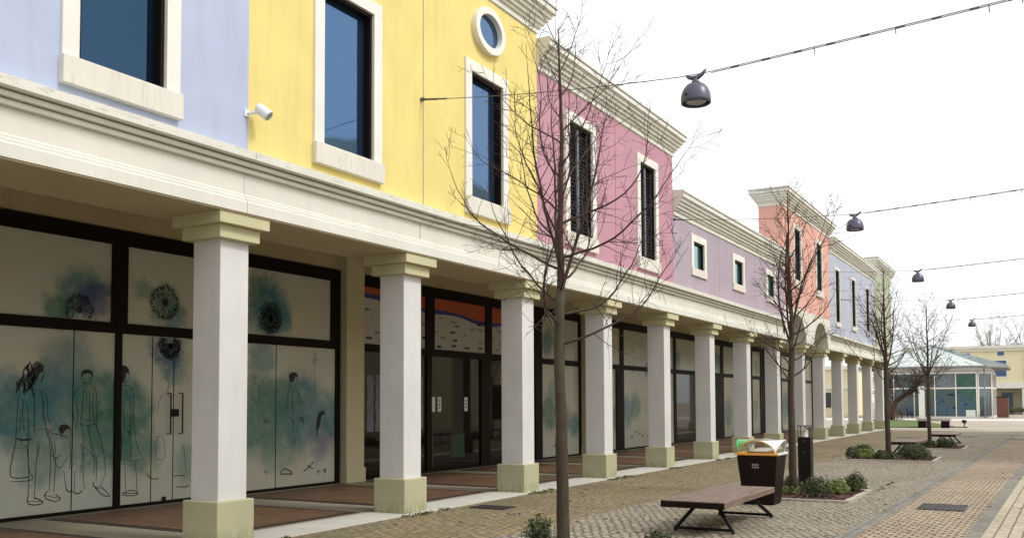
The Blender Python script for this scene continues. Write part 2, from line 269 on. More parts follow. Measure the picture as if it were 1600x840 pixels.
STROKES = [[0.009,[[8.183,2.172],[8.16,2.118],[8.17,2.067],[8.19,2.026],[8.187,1.997],[8.153,1.968],[8.114,1.929],[8.101,1.879],[8.117,1.826],[8.134,1.782]]],[0.009,[[8.194,2.208],[8.189,2.181],[8.165,2.143],[8.155,2.094],[8.179,2.041],[8.217,1.997],[8.236,1.965],[8.223,1.939],[8.199,1.905],[8.198,1.859]]],[0.009,[[8.334,2.183],[8.31,2.13],[8.318,2.08],[8.335,2.042],[8.326,2.014],[8.286,1.986],[8.243,1.947],[8.229,1.897],[8.244,1.845],[8.256,1.803]]],[0.009,[[8.154,2.154],[8.169,2.104],[8.206,2.062],[8.231,2.033],[8.223,2.008],[8.197,1.975],[8.188,1.93],[8.212,1.879],[8.249,1.834],[8.266,1.801]]],[0.009,[[8.316,2.213],[8.285,2.177],[8.246,2.128],[8.232,2.069],[8.249,2.013],[8.269,1.968],[8.26,1.934],[8.222,1.9],[8.188,1.856],[8.185,1.801]]],[0.009,[[8.134,2.121],[8.16,2.076],[8.182,2.044],[8.173,2.018],[8.14,1.986],[8.116,1.942],[8.123,1.89],[8.152,1.842],[8.167,1.806],[8.149,1.779]]],[0.009,[[8.311,2.141],[8.259,2.099],[8.226,2.046],[8.226,1.994],[8.237,1.953],[8.224,1.923],[8.179,1.895],[8.13,1.857],[8.108,1.808],[8.114,1.755]]],[0.009,[[8.372,2.131],[8.328,2.114],[8.262,2.087],[8.208,2.049],[8.188,2.006],[8.185,1.971],[8.166,1.949],[8.115,1.933],[8.05,1.911],[8.007,1.877]]],[0.009,[[8.35,2.19],[8.302,2.147],[8.282,2.096],[8.291,2.051],[8.297,2.018],[8.273,1.994],[8.223,1.967],[8.182,1.928],[8.172,1.88],[8.184,1.832]]],[0.009,[[8.207,2.17],[8.23,2.124],[8.244,2.09],[8.226,2.061],[8.188,2.024],[8.162,1.975],[8.169,1.919],[8.194,1.869],[8.2,1.832],[8.174,1.803]]],[0.009,[[8.267,2.136],[8.257,2.078],[8.277,2.026],[8.298,1.986],[8.291,1.955],[8.256,1.922],[8.225,1.876],[8.225,1.821],[8.249,1.766],[8.265,1.722]]],[0.009,[[8.177,2.144],[8.165,2.092],[8.184,2.036],[8.224,1.99],[8.25,1.956],[8.243,1.926],[8.22,1.89],[8.215,1.841],[8.244,1.785],[8.284,1.735]]],[0.009,[[8.326,2.198],[8.298,2.165],[8.259,2.119],[8.244,2.063],[8.26,2.008],[8.282,1.963],[8.277,1.93],[8.242,1.899],[8.207,1.858],[8.202,1.805]]],[0.009,[[8.136,2.128],[8.166,2.09],[8.208,2.063],[8.229,2.047],[8.217,2.031],[8.198,2.004],[8.205,1.965],[8.242,1.925],[8.282,1.894],[8.292,1.875]]],[0.009,[[8.208,2.191],[8.22,2.137],[8.229,2.095],[8.208,2.06],[8.162,2.02],[8.123,1.968],[8.117,1.908],[8.131,1.851],[8.134,1.806],[8.104,1.77]]],[0.009,[[8.189,2.159],[8.148,2.125],[8.105,2.077],[8.091,2.022],[8.103,1.971],[8.113,1.933],[8.092,1.903],[8.047,1.872],[8.01,1.829],[8.006,1.776]]],[0.009,[[8.361,2.129],[8.315,2.093],[8.265,2.046],[8.241,1.99],[8.247,1.936],[8.253,1.894],[8.23,1.862],[8.18,1.831],[8.135,1.788],[8.122,1.735]]],[0.009,[[8.187,2.166],[8.139,2.134],[8.105,2.091],[8.103,2.045],[8.118,2.009],[8.115,1.984],[8.079,1.964],[8.032,1.937],[8.007,1.898],[8.013,1.852]]],[0.009,[[8.303,2.205],[8.251,2.163],[8.194,2.109],[8.163,2.046],[8.162,1.986],[8.161,1.938],[8.131,1.901],[8.074,1.863],[8.023,1.814],[8.003,1.754]]],[0.009,[[8.347,2.146],[8.293,2.104],[8.268,2.055],[8.271,2.012],[8.269,1.982],[8.235,1.96],[8.178,1.935],[8.131,1.897],[8.117,1.85],[8.122,1.805]]],[0.007,[[8.392,2.086],[8.414,2.029],[8.395,1.981],[8.349,1.933]]],[0.007,[[8.827,1.258],[8.861,1.199],[8.829,1.151]]],[0.007,[[9.785,2.062],[9.804,2.0],[9.769,1.937]]],[0.007,[[8.382,2.109],[8.414,2.048],[8.395,1.981],[8.371,1.895]]],[0.007,[[8.061,1.797],[8.026,1.612],[8.023,1.334],[8.007,1.136]]],[0.014,[[8.007,1.136],[8.126,1.118],[8.255,1.127]]],[0.007,[[8.236,1.799],[8.311,1.823],[8.388,1.791],[8.409,1.563],[8.455,1.325],[8.49,1.134]]],[0.007,[[8.404,1.791],[8.479,1.682],[8.473,1.467],[8.517,1.323]]],[0.007,[[8.078,1.472],[8.064,1.241]]],[0.007,[[8.164,1.611],[8.201,1.33],[8.195,1.144]]],[0.01,[[8.018,1.113],[7.965,0.876],[7.922,0.622],[8.039,0.586],[8.207,0.593]]],[0.007,[[8.086,1.11],[8.098,1.026],[8.197,1.022],[8.205,1.106]]],[0.007,[[8.198,1.004],[8.205,0.677],[8.318,0.538],[7.943,0.548]]],[0.007,[[8.177,1.051],[8.215,0.676],[8.212,0.323]]],[0.007,[[8.338,1.045],[8.315,0.67],[8.303,0.306]]],[0.007,[[8.368,1.043],[8.342,0.856]]],[0.011,[[8.202,0.324],[8.195,0.223],[8.316,0.193],[8.448,0.208],[8.385,0.27],[8.293,0.297]]],[0.007,[[8.498,1.229],[8.548,0.845],[8.527,0.371]]],[0.007,[[8.622,0.842],[8.6,0.365]]],[0.011,[[8.496,0.374],[8.436,0.294],[8.603,0.213],[8.729,0.239],[8.633,0.315]]],[0.007,[[8.688,1.214],[8.722,1.102],[8.824,1.122],[8.872,1.169]]],[0.007,[[8.532,1.132],[8.59,0.843],[8.673,0.647],[8.803,0.832]]],[0.007,[[8.825,1.098],[8.868,0.829],[8.829,0.637],[8.946,0.776]]],[0.013,[[8.79,0.398],[8.835,0.322],[8.889,0.361]]],[0.013,[[8.9,0.34],[8.989,0.284],[9.054,0.338]]],[0.007,[[8.753,0.642],[8.79,0.398]]],[0.007,[[8.927,0.63],[8.932,0.348]]],[0.007,[[9.014,2.043],[9.028,1.935],[9.102,1.866],[9.169,1.917],[9.195,2.048]]],[0.007,[[9.055,1.975],[9.077,1.975]]],[0.007,[[9.134,1.976],[9.156,1.977]]],[0.012,[[9.067,1.916],[9.135,1.917]]],[0.007,[[9.029,1.885],[8.925,1.825],[8.873,1.658],[8.889,1.413],[8.936,1.265]]],[0.007,[[9.181,1.887],[9.262,1.828],[9.289,1.608],[9.283,1.307],[9.309,1.156]]],[0.007,[[9.058,1.826],[9.04,1.608],[9.022,1.372]]],[0.007,[[9.148,1.827],[9.163,1.608],[9.157,1.369]]],[0.007,[[8.941,1.56],[9.011,1.372],[9.237,1.358]]],[0.007,[[9.0,1.362],[9.072,1.114],[9.055,0.819],[9.026,0.624]]],[0.007,[[9.135,1.31],[9.198,1.01],[9.304,0.806],[9.288,0.458]]],[0.007,[[9.237,1.358],[9.356,1.104],[9.471,0.595],[9.37,0.402]]],[0.007,[[9.075,0.966],[9.143,0.938],[9.247,0.809]]],[0.012,[[9.243,0.451],[9.233,0.392],[9.348,0.343]]],[0.012,[[9.279,0.359],[9.396,0.239],[9.549,0.196],[9.465,0.294],[9.359,0.382]]],[0.007,[[9.326,1.497],[9.396,1.466]]],[0.007,[[9.827,2.099],[9.853,2.022],[9.817,1.948],[9.769,1.917]]],[0.007,[[9.733,1.895],[9.892,1.887],[9.945,1.71],[9.938,1.449],[9.881,1.138],[9.833,1.088]]],[0.007,[[9.709,1.885],[9.693,1.452],[9.737,0.989],[9.717,0.764]]],[0.007,[[9.717,0.764],[9.963,0.709],[10.138,0.741]]],[0.007,[[9.938,1.449],[9.983,0.979],[10.138,0.741]]],[0.007,[[9.791,0.708],[9.811,0.265]]],[0.007,[[9.988,0.697],[10.021,0.258]]],[0.012,[[9.763,0.259],[9.764,0.197],[10.041,0.184],[10.034,0.247],[9.897,0.279],[9.799,0.245]]],[0.007,[[10.441,1.97],[10.519,2.058],[10.6,2.005],[10.616,1.864],[10.537,1.766]]],[0.007,[[10.497,1.755],[10.42,1.658],[10.397,1.443]]],[0.007,[[10.578,1.755],[10.673,1.69]]],[0.007,[[10.377,1.07],[10.522,1.086],[10.568,0.718],[10.357,0.708],[10.377,1.07]]],[0.007,[[10.403,1.069],[10.441,1.175],[10.509,1.087]]],[0.013,[[10.206,0.495],[10.285,0.416],[10.428,0.416]]],[0.013,[[10.734,0.427],[10.843,0.441],[10.954,0.417]]],[0.013,[[10.777,0.261],[10.999,0.233],[11.04,0.274]]],[0.007,[[10.918,0.941],[10.994,0.497]]],[0.007,[[13.62,2.115],[13.639,2.013],[13.566,1.948]]],[0.007,[[13.437,2.06],[13.403,1.845],[13.352,1.594],[13.39,1.342]]],[0.007,[[13.566,1.936],[13.678,1.784],[13.738,1.401],[13.63,1.085],[13.541,0.772]]],[0.007,[[13.182,0.849],[13.451,0.75],[13.558,0.96]]],[0.018,[[13.187,0.323],[13.293,0.397],[13.473,0.335],[13.491,0.284],[13.188,0.304]]],[0.0048000000000000004,[[12.474,2.144],[12.485,2.112],[12.475,2.078]]],[0.0048000000000000004,[[12.461,2.08],[12.452,2.058],[12.453,2.036]]],[0.0048000000000000004,[[12.583,2.091],[12.582,2.072],[12.584,2.054]]],[0.0048000000000000004,[[12.511,2.083],[12.498,2.05],[12.507,2.017]]],[0.0048000000000000004,[[12.476,2.13],[12.477,2.105],[12.469,2.079]]],[0.0048000000000000004,[[12.518,2.09],[12.545,2.076],[12.549,2.061]]],[0.0048000000000000004,[[12.519,2.005],[12.515,1.979],[12.518,1.954]]],[0.0048000000000000004,[[12.499,2.018],[12.495,1.993],[12.497,1.968]]],[0.0048000000000000004,[[12.52,2.091],[12.515,2.056],[12.52,2.02]]],[0.0048000000000000004,[[12.535,1.977],[12.541,1.961],[12.55,1.944]]],[0.0048000000000000004,[[12.511,2.106],[12.526,2.084],[12.524,2.061]]],[0.0048000000000000004,[[12.439,2.036],[12.452,2.02],[12.459,2.003]]],[0.0048000000000000004,[[12.563,2.127],[12.571,2.112],[12.578,2.097]]],[0.0048000000000000004,[[12.551,1.983],[12.539,1.965],[12.538,1.947]]],[0.0048000000000000004,[[12.544,2.163],[12.528,2.14],[12.53,2.118]]],[0.0048000000000000004,[[12.498,1.98],[12.504,1.959],[12.515,1.938]]],[0.007,[[12.454,1.957],[12.408,1.716],[12.641,1.596],[12.621,1.899]]],[0.02,[[14.215,1.342],[14.178,1.135],[14.218,0.964]]],[0.007,[[14.432,1.339],[14.493,1.193]]],[0.02,[[13.823,0.313],[13.973,0.38],[14.106,0.475]]],[0.014,[[13.916,0.422],[14.088,0.347]]],[0.008,[[14.219,0.275],[14.201,0.27],[14.211,0.264]]],[0.008,[[14.284,0.297],[14.292,0.291],[14.273,0.286]]],[0.008,[[14.26,0.292],[14.261,0.279],[14.253,0.267]]],[0.008,[[14.221,0.289],[14.211,0.282],[14.227,0.273]]],[0.008,[[14.224,0.298],[14.234,0.291],[14.219,0.286]]],[0.008,[[14.227,0.326],[14.223,0.316],[14.214,0.306]]],[0.008,[[14.283,0.28],[14.292,0.273],[14.292,0.267]]],[0.008,[[14.216,0.291],[14.205,0.284],[14.204,0.276]]],[0.008,[[14.243,0.245],[14.24,0.232],[14.246,0.217]]],[0.008,[[14.254,0.256],[14.26,0.249],[14.248,0.243]]],[0.008,[[14.28,0.302],[14.281,0.296],[14.275,0.291]]],[0.008,[[14.248,0.291],[14.253,0.283],[14.256,0.275]]],[0.008,[[14.393,0.274],[14.378,0.268],[14.389,0.26]]],[0.008,[[14.43,0.276],[14.45,0.267],[14.448,0.259]]],[0.008,[[14.448,0.268],[14.447,0.259],[14.454,0.249]]],[0.008,[[14.399,0.318],[14.396,0.309],[14.404,0.3]]],[0.008,[[14.444,0.261],[14.43,0.25],[14.44,0.239]]],[0.008,[[14.432,0.261],[14.427,0.245],[14.43,0.229]]],[0.008,[[14.431,0.323],[14.433,0.311],[14.435,0.3]]],[0.008,[[14.412,0.317],[14.402,0.305],[14.407,0.293]]],[0.008,[[14.382,0.299],[14.387,0.293],[14.395,0.287]]],[0.008,[[14.453,0.319],[14.466,0.302],[14.462,0.286]]],[0.008,[[14.418,0.255],[14.431,0.245],[14.434,0.236]]],[0.008,[[14.452,0.314],[14.451,0.299],[14.447,0.284]]],[0.0064,[[14.152,2.456],[14.168,2.45],[14.168,2.444]]],[0.0064,[[14.125,2.497],[14.129,2.478],[14.152,2.46]]],[0.0064,[[14.175,2.492],[14.193,2.472],[14.2,2.451]]],[0.0064,[[14.144,2.601],[14.13,2.564],[14.143,2.528]]],[0.0064,[[14.112,2.58],[14.117,2.562],[14.107,2.542]]],[0.0064,[[14.12,2.513],[14.136,2.487],[14.133,2.46]]],[0.0064,[[14.109,2.464],[14.125,2.439],[14.126,2.415]]],[0.0064,[[14.076,2.464],[14.077,2.44],[14.083,2.416]]],[0.0064,[[14.151,2.468],[14.149,2.453],[14.133,2.436]]],[0.0064,[[14.14,2.428],[14.135,2.398],[14.129,2.368]]],[0.0064,[[14.051,2.493],[14.033,2.477],[14.039,2.463]]],[0.0064,[[14.106,2.612],[14.113,2.585],[14.108,2.557]]],[0.0064,[[14.121,2.457],[14.125,2.436],[14.14,2.415]]],[0.0064,[[14.115,2.414],[14.114,2.399],[14.1,2.383]]],[0.0064,[[14.05,2.448],[14.041,2.424],[14.049,2.4]]],[0.0064,[[14.156,2.495],[14.155,2.475],[14.163,2.456]]],[0.005600000000000001,[[12.81,0.351],[12.824,0.342],[12.839,0.334]]],[0.005600000000000001,[[12.798,0.392],[12.79,0.383],[12.779,0.375]]],[0.005600000000000001,[[12.774,0.377],[12.772,0.371],[12.759,0.365]]],[0.005600000000000001,[[12.892,0.378],[12.904,0.372],[12.905,0.367]]],[0.005600000000000001,[[12.804,0.409],[12.79,0.404],[12.791,0.399]]],[0.005600000000000001,[[12.839,0.363],[12.844,0.352],[12.828,0.342]]],[0.005600000000000001,[[12.839,0.344],[12.851,0.336],[12.852,0.328]]],[0.005600000000000001,[[12.858,0.371],[12.848,0.365],[12.845,0.359]]],[0.005600000000000001,[[12.784,0.393],[12.793,0.39],[12.805,0.387]]],[0.005600000000000001,[[12.809,0.377],[12.805,0.365],[12.806,0.352]]],[0.005600000000000001,[[12.819,0.38],[12.818,0.372],[12.836,0.362]]],[0.005600000000000001,[[12.9,0.394],[12.912,0.387],[12.93,0.38]]],[0.005,[[14.109,2.374],[14.134,1.721]]],[0.008,[[13.782,1.339],[13.792,1.327],[13.793,1.315]]],[0.008,[[13.784,1.319],[13.784,1.303],[13.774,1.288]]],[0.008,[[13.762,1.301],[13.769,1.29],[13.764,1.279]]],[0.008,[[13.759,1.33],[13.77,1.32],[13.773,1.311]]],[0.008,[[13.798,1.256],[13.809,1.247],[13.796,1.238]]],[0.008,[[13.794,1.278],[13.792,1.265],[13.787,1.252]]],[0.008,[[13.755,1.323],[13.747,1.315],[13.762,1.307]]],[0.008,[[13.766,1.339],[13.762,1.324],[13.767,1.308]]],[0.008,[[13.773,1.27],[13.77,1.264],[13.766,1.258]]],[0.008,[[13.777,1.255],[13.778,1.245],[13.784,1.235]]],[0.008,[[13.731,1.309],[13.725,1.295],[13.741,1.28]]],[0.008,[[13.775,1.286],[13.79,1.277],[13.792,1.269]]],[0.008,[[12.845,1.274],[12.859,1.259],[12.857,1.246]]],[0.008,[[12.829,1.324],[12.833,1.318],[12.852,1.311]]],[0.008,[[12.761,1.297],[12.777,1.29],[12.779,1.283]]],[0.008,[[12.916,1.28],[12.899,1.269],[12.887,1.257]]],[0.008,[[12.763,1.302],[12.764,1.286],[12.755,1.269]]],[0.008,[[12.803,1.249],[12.812,1.236],[12.809,1.223]]],[0.008,[[12.916,1.288],[12.912,1.276],[12.908,1.264]]],[0.008,[[12.795,1.286],[12.795,1.278],[12.796,1.271]]],[0.008,[[12.793,1.314],[12.803,1.297],[12.792,1.28]]],[0.008,[[12.888,1.258],[12.883,1.25],[12.885,1.242]]],[0.008,[[12.833,1.28],[12.829,1.263],[12.834,1.247]]],[0.008,[[12.885,1.317],[12.904,1.307],[12.918,1.298]]],[0.007,[[8.261,1.78],[8.285,1.611],[8.269,1.423],[8.294,1.187]]],[0.007,[[8.427,1.658],[8.4,1.468],[8.434,1.325]]],[0.005,[[8.114,1.658],[8.098,1.472],[8.133,1.239]]],[0.005,[[8.05,1.398],[8.23,1.367]]],[0.01,[[8.53,1.209],[8.647,1.167],[8.797,1.143]]],[0.008,[[8.313,1.234],[8.415,1.269],[8.53,1.228],[8.613,1.264]]],[0.007,[[8.585,1.106],[8.62,0.937],[8.579,0.863]]],[0.007,[[8.537,0.884],[8.622,0.822],[8.706,0.885]]],[0.007,[[8.928,1.658],[8.965,1.461],[8.947,1.265]]],[0.007,[[9.216,1.808],[9.21,1.558],[9.249,1.308]]],[0.005,[[9.091,1.837],[9.111,1.708],[9.102,1.559]]],[0.007,[[9.012,1.313],[9.136,1.28],[9.272,1.317]]],[0.007,[[9.018,1.017],[9.089,0.817],[9.06,0.573],[9.098,0.373]]],[0.007,[[9.175,1.011],[9.271,0.758],[9.241,0.561]]],[0.007,[[9.747,1.813],[9.845,1.762],[9.898,1.554],[9.878,1.294]]],[0.007,[[9.738,1.606],[9.78,1.296],[9.749,0.988]]],[0.007,[[9.856,1.191],[9.909,0.982],[9.888,0.775]]],[0.012,[[9.866,1.274],[9.905,1.21],[9.869,1.139],[9.831,1.192]]],[0.01,[[9.763,0.238],[10.041,0.215]]],[0.006,[[8.214,0.258],[8.447,0.236]]],[0.006,[[8.456,0.321],[8.708,0.251]]],[0.012,[[8.076,1.111],[8.225,1.105]]],[0.004,[[7.952,1.005],[8.079,0.999],[8.198,0.985]]],[0.007,[[13.512,1.897],[13.496,1.593],[13.535,1.34],[13.502,1.088]]],[0.007,[[13.622,1.847],[13.773,1.656],[13.794,1.4]]],[0.007,[[13.34,0.968],[13.504,0.836],[13.705,0.955]]],[0.01,[[13.445,1.341],[13.537,1.214],[13.646,1.338]]],[0.007,[[14.353,1.196],[14.553,1.125],[14.615,0.924]]]]
HEADS = [[8.961, 2.962, 0.218], [10.516, 3.245, 0.26], [10.631, 2.545, 0.209], [12.912, 3.166, 0.283]]
BLOBS = [[9.02, 3.27, 0.45, "b", 0.8], [8.61, 3.0, 0.3, "g", 0.9], [9.24, 3.15, 0.35, "v", 0.9], [7.96, 1.53, 0.6, "b", 0.9], [8.34, 1.43, 0.6, "g", 0.4], [8.63, 1.71, 0.55, "b", 0.8], [8.36, 0.8, 0.4, "g", 0.5], [9.27, 1.71, 0.5, "g", 0.9], [9.5, 1.13, 0.5, "g", 0.9], [9.06, 1.05, 0.4, "g", 0.6], [9.9, 1.51, 0.45, "g", 0.9], [9.83, 1.91, 0.3, "b", 0.4], [10.08, 0.91, 0.45, "g", 0.8], [8.73, 2.17, 0.5, "b", 0.5], [8.93, 2.46, 0.3, "b", 0.3], [10.48, 3.21, 0.35, "g", 0.7], [10.74, 3.02, 0.25, "b", 0.8], [10.1, 3.43, 0.2, "g", 0.5], [10.63, 2.49, 0.35, "v", 0.9], [10.75, 2.24, 0.3, "b", 0.6], [11.11, 0.65, 0.4, "g", 0.5], [12.86, 3.3, 0.6, "b", 1], [12.53, 3.68, 0.3, "g", 0.7], [13.2, 3.09, 0.3, "b", 0.8], [12.71, 2.42, 0.3, "b", 0.6], [12.56, 1.37, 0.8, "g", 0.9], [13.73, 1.48, 0.8, "b", 0.9], [13.21, 1.72, 0.5, "g", 0.7], [14.47, 0.97, 0.48, "v", 0.48], [14.66, 1.34, 0.5, "b", 0.8], [14.29, 0.72, 0.32, "v", 0.42], [13.22, 0.77, 0.6, "g", 0.5]]

BC = {'b': (.03, .18, .235), 'g': (.035, .18, .135), 'v': (.05, .075, .22)}
def mural(name, blobs, base=(.60, .565, .45)):
    k = NT(name); p = k.pos()
    wn = k.noise(p, 1.9, 8, .7); sub = k.n('ShaderNodeVectorMath', operation='SUBTRACT'); k.l(wn.outputs['Color'], sub.inputs[0]); sub.inputs[1].default_value = (.5, .5, .5)
    sc = k.n('ShaderNodeVectorMath', operation='SCALE'); k.l(sub.outputs[0], sc.inputs[0]); sc.inputs['Scale'].default_value = .8
    ad = k.n('ShaderNodeVectorMath', operation='ADD'); k.l(p, ad.inputs[0]); k.l(sc.outputs[0], ad.inputs[1])
    ml = k.n('ShaderNodeVectorMath', operation='MULTIPLY'); k.l(ad.outputs[0], ml.inputs[0]); ml.inputs[1].default_value = (0, 1, 1)
    wash = k.ramp(k.noise(p, .7, 4, .6).outputs[0], [(.35, 0.0), (.65, .7)])
    a = k.mix(wash, base, (.52, .60, .56))
    grain = k.ramp(k.noise(p, 4, 6, .7).outputs[0], [(.3, .7), (.6, 1.0)])
    for (y, z, r, c, s) in blobs:
        d = k.n('ShaderNodeVectorMath', operation='DISTANCE'); k.l(ml.outputs[0], d.inputs[0]); d.inputs[1].default_value = (0, y, z)
        mr = k.n('ShaderNodeMapRange', interpolation_type='SMOOTHSTEP'); k.l(d.outputs['Value'], mr.inputs[0])
        mr.inputs[1].default_value = r*1.25; mr.inputs[2].default_value = r*.5; mr.inputs[3].default_value = 0; mr.inputs[4].default_value = min(1, s*.98)
        a = k.mix(k.math('MULTIPLY', mr.outputs[0], grain), a, BC[c])
    return k.fin(a, .22, 0, .5)
M_['mural_a'] = mural('watercolour_film', BLOBS)
rr_ = random.Random(4)
def rblobs(y0, y1, n, rnd):
    out = []
    for i in range(n):
        y = rnd.uniform(y0, y1); z = rnd.choice([rnd.uniform(.6, 1.6), rnd.uniform(.9, 1.9), rnd.uniform(2.9, 3.4)])
        out.append((y, z, rnd.uniform(.3, .6), rnd.choice('bbggv'), rnd.uniform(.6, .95)))
    return out
M_['mural_b'] = mural('watercolour_film_second', [(24.1, 1.3, .6, 'g', .9), (25.0, 1.1, .5, 'g', .7), (25.7, .9, .4, 'b', .8), (24.0, 3.3, .4, 'b', .9), (24.3, 2.0, .3, 'b', .5)])
M_['mural_c'] = mural('watercolour_film_third', [(29.9, 1.3, .55, 'b', .9), (30.6, 1.5, .5, 'g', .9), (28.9, 1.1, .5, 'g', .7), (31.6, 2.7, .3, 'b', .9), (34.9, 3.2, .35, 'b', .9), (35.4, 1.0, .5, 'g', .8), (28.2, 3.1, .4, 'b', .7), (32.9, 1.2, .6, 'b', .8), (36.2, 1.4, .4, 'g', .7)])
M_['mural_d'] = mural('watercolour_film_fourth', [(40.0, 3.3, .5, 'b', .9), (41.5, 1.1, .7, 'g', .9), (46.3, 3.2, .5, 'b', .9), (46.0, 1.2, .6, 'g', .6), (52.0, 1.3, .9, 'b', .9), (49.5, 1.2, .9, 'g', .7)])

# ------------------------------------------------------------------ mesh helpers
class MB:
    def __init__(s): s.v = []; s.f = []
    def box(s, x0, x1, y0, y1, z0, z1):
        n = len(s.v)
        s.v += [(x, y, z) for z in (z0, z1) for y in (y0, y1) for x in (x0, x1)]
        s.f += [tuple(n+i for i in q) for q in ((0, 2, 3, 1), (4, 5, 7, 6), (0, 1, 5, 4), (2, 6, 7, 3), (0, 4, 6, 2), (1, 3, 7, 5))]
        return s
    def taper(s, cx, cy, z0, z1, ax, ay, bx, by):
        n = len(s.v)
        for z, hx, hy in ((z0, ax, ay), (z1, bx, by)):
            s.v += [(cx-hx, cy-hy, z), (cx+hx, cy-hy, z), (cx-hx, cy+hy, z), (cx+hx, cy+hy, z)]
        s.f += [tuple(n+i for i in q) for q in ((0, 2, 3, 1), (4, 5, 7, 6), (0, 1, 5, 4), (2, 6, 7, 3), (0, 4, 6, 2), (1, 3, 7, 5))]
        return s
    def poly(s, pts):
        n = len(s.v); s.v += [tuple(p) for p in pts]; s.f.append(tuple(range(n, n+len(pts)))); return s
    def prism_y(s, prof, y0, y1):            # closed XZ outline extruded along Y
        n = len(s.v); m = len(prof)
        s.v += [(x, y0, z) for x, z in prof] + [(x, y1, z) for x, z in prof]
        for i in range(m):
            j = (i+1) % m; s.f.append((n+i, n+j, n+m+j, n+m+i))
        s.f.append(tuple(n+i for i in range(m))[::-1]); s.f.append(tuple(n+m+i for i in range(m)))
        return s
    def prism(s, pts, z0, z1):               # closed XY outline extruded along Z
        n = len(s.v); m = len(pts)
        s.v += [(x, y, z0) for x, y in pts] + [(x, y, z1) for x, y in pts]
        for i in range(m):
            j = (i+1) % m; s.f.append((n+i, n+j, n+m+j, n+m+i))
        s.f.append(tuple(n+i for i in range(m))[::-1]); s.f.append(tuple(n+m+i for i in range(m)))
        return s
    def tube(s, path, rad, sides=6, cap=True):
        path = [Vector(p) for p in path]; n = len(s.v); m = len(path)
        if not hasattr(rad, '__len__'): rad = [rad]*m
        ref = None
        for i, p in enumerate(path):
            t = (path[min(i+1, m-1)]-path[max(i-1, 0)])
            if t.length < 1e-9: t = Vector((0, 0, 1))
            t.normalize()
            if ref is None: ref = t.orthogonal().normalized()
            ref = (ref - t*ref.dot(t))
            ref = ref.normalized() if ref.length > 1e-6 else t.orthogonal().normalized()
            b = t.cross(ref)
            for k in range(sides):
                a = 2*pi*k/sides; s.v.append(tuple(p + (ref*cos(a)+b*sin(a))*rad[i]))
        for i in range(m-1):
            for k in range(sides):
                q = (k+1) % sides
                s.f.append((n+i*sides+k, n+i*sides+q, n+(i+1)*sides+q, n+(i+1)*sides+k))
        if cap:
            s.f.append(tuple(n+k for k in range(sides))[::-1]); s.f.append(tuple(n+(m-1)*sides+k for k in range(sides)))
        return s
    def lathe(s, prof, c=(0, 0, 0), seg=28, sx=1, sy=1):  # prof = [(r,z)]
        n = len(s.v); m = len(prof)
        for r, z in prof:
            for k in range(seg):
                a = 2*pi*k/seg; s.v.append((c[0]+r*cos(a)*sx, c[1]+r*sin(a)*sy, c[2]+z))
        for i in range(m-1):
            for k in range(seg):
                q = (k+1) % seg; s.f.append((n+i*seg+k, n+i*seg+q, n+(i+1)*seg+q, n+(i+1)*seg+k))
        if prof[0][0] > 1e-4: s.f.append(tuple(n+k for k in range(seg))[::-1])
        if prof[-1][0] > 1e-4: s.f.append(tuple(n+(m-1)*seg+k for k in range(seg)))
        return s
    def build(s, name, mat, parent=None, smooth=False, bevel=0, **props):
        o_ = Vector((0, 0, 0)); q = parent
        while q is not None: o_ += q.location; q = q.parent
        me = bpy.data.meshes.new(name); me.from_pydata([tuple(Vector(v)-o_) for v in s.v], [], s.f); me.update()
        if smooth:
            for p in me.polygons: p.use_smooth = True
        me.materials.append(M_[mat] if isinstance(mat, str) else mat)
        ob = bpy.data.objects.new(name, me); col.objects.link(ob)
        if parent is not None: ob.parent = parent
        bm = bmesh.new(); bm.from_mesh(me); bmesh.ops.recalc_face_normals(bm, faces=bm.faces); bm.to_mesh(me); bm.free()
        if bevel:
            md = ob.modifiers.new('bevel', 'BEVEL'); md.width = bevel; md.segments = 2; md.limit_method = 'ANGLE'
        for a, b in props.items(): ob[a] = b
        return ob
def thing(name, loc, label, cat, group=None, kind=None):
    o = bpy.data.objects.new(name, None); o.empty_display_size = .2; col.objects.link(o); o.location = loc
    o['label'] = label; o['category'] = cat
    if group: o['group'] = group
    if kind: o['kind'] = kind
    return o
def tag(o, label, cat, group=None, kind=None):
    o['label'] = label; o['category'] = cat
    if group: o['group'] = group
    if kind: o['kind'] = kind
    return o
def copy_tree(o, parent=None):
    c = o.copy(); col.objects.link(c); c.parent = parent
    for ch in list(o.children): copy_tree(ch, c)
    return c
def struct(name, mb, mat):
    o = mb.build(name, mat); o['kind'] = 'structure'; return o

# ------------------------------------------------------------------ ground
def sheet(name, pts, z, mat): return struct(name, MB().poly([(x, y, z) for x, y in pts]), mat)
sheet('plaza_ground', [(-700, -60), (500, -60), (500, 1500), (-700, 1500)], -.012, 'plaza')
def lineX(a, b, y0): return lambda y: a + b*(y-y0)
bL0, bL1 = lineX(-2.22, .0205, 11.6), lineX(-2.03, .0205, 11.6)
bR0, bR1 = lineX(-.90, .0215, 12.3), lineX(-.73, .0215, 12.3)
cob = lineX(-5.72, .034, 12.0)
Y0, Y1 = -12, 56
def strip(name, fa, fb, z, mat, y1=Y1, y0=Y0):
    n = 8; ys = [y0+(y1-y0)*i/n for i in range(n+1)]
    mb = MB()
    for i in range(n): mb.poly([(fa(ys[i]), ys[i], z), (fb(ys[i]), ys[i], z), (fb(ys[i+1]), ys[i+1], z), (fa(ys[i+1]), ys[i+1], z)])
    return struct(name, mb, mat)
strip('mossy_footpath', lambda y: -8.0, cob, -.004, 'mossy')
strip('grey_cobble_paving', cob, bL0, -.004, 'grey_cobble')
strip('stone_band', bL0, bL1, 0.0, 'bandgrey')
strip('tan_cobble_paving', bL1, bR0, -.004, 'tan_cobble')
strip('stone_band', bR0, bR1, 0.0, 'bandgrey')
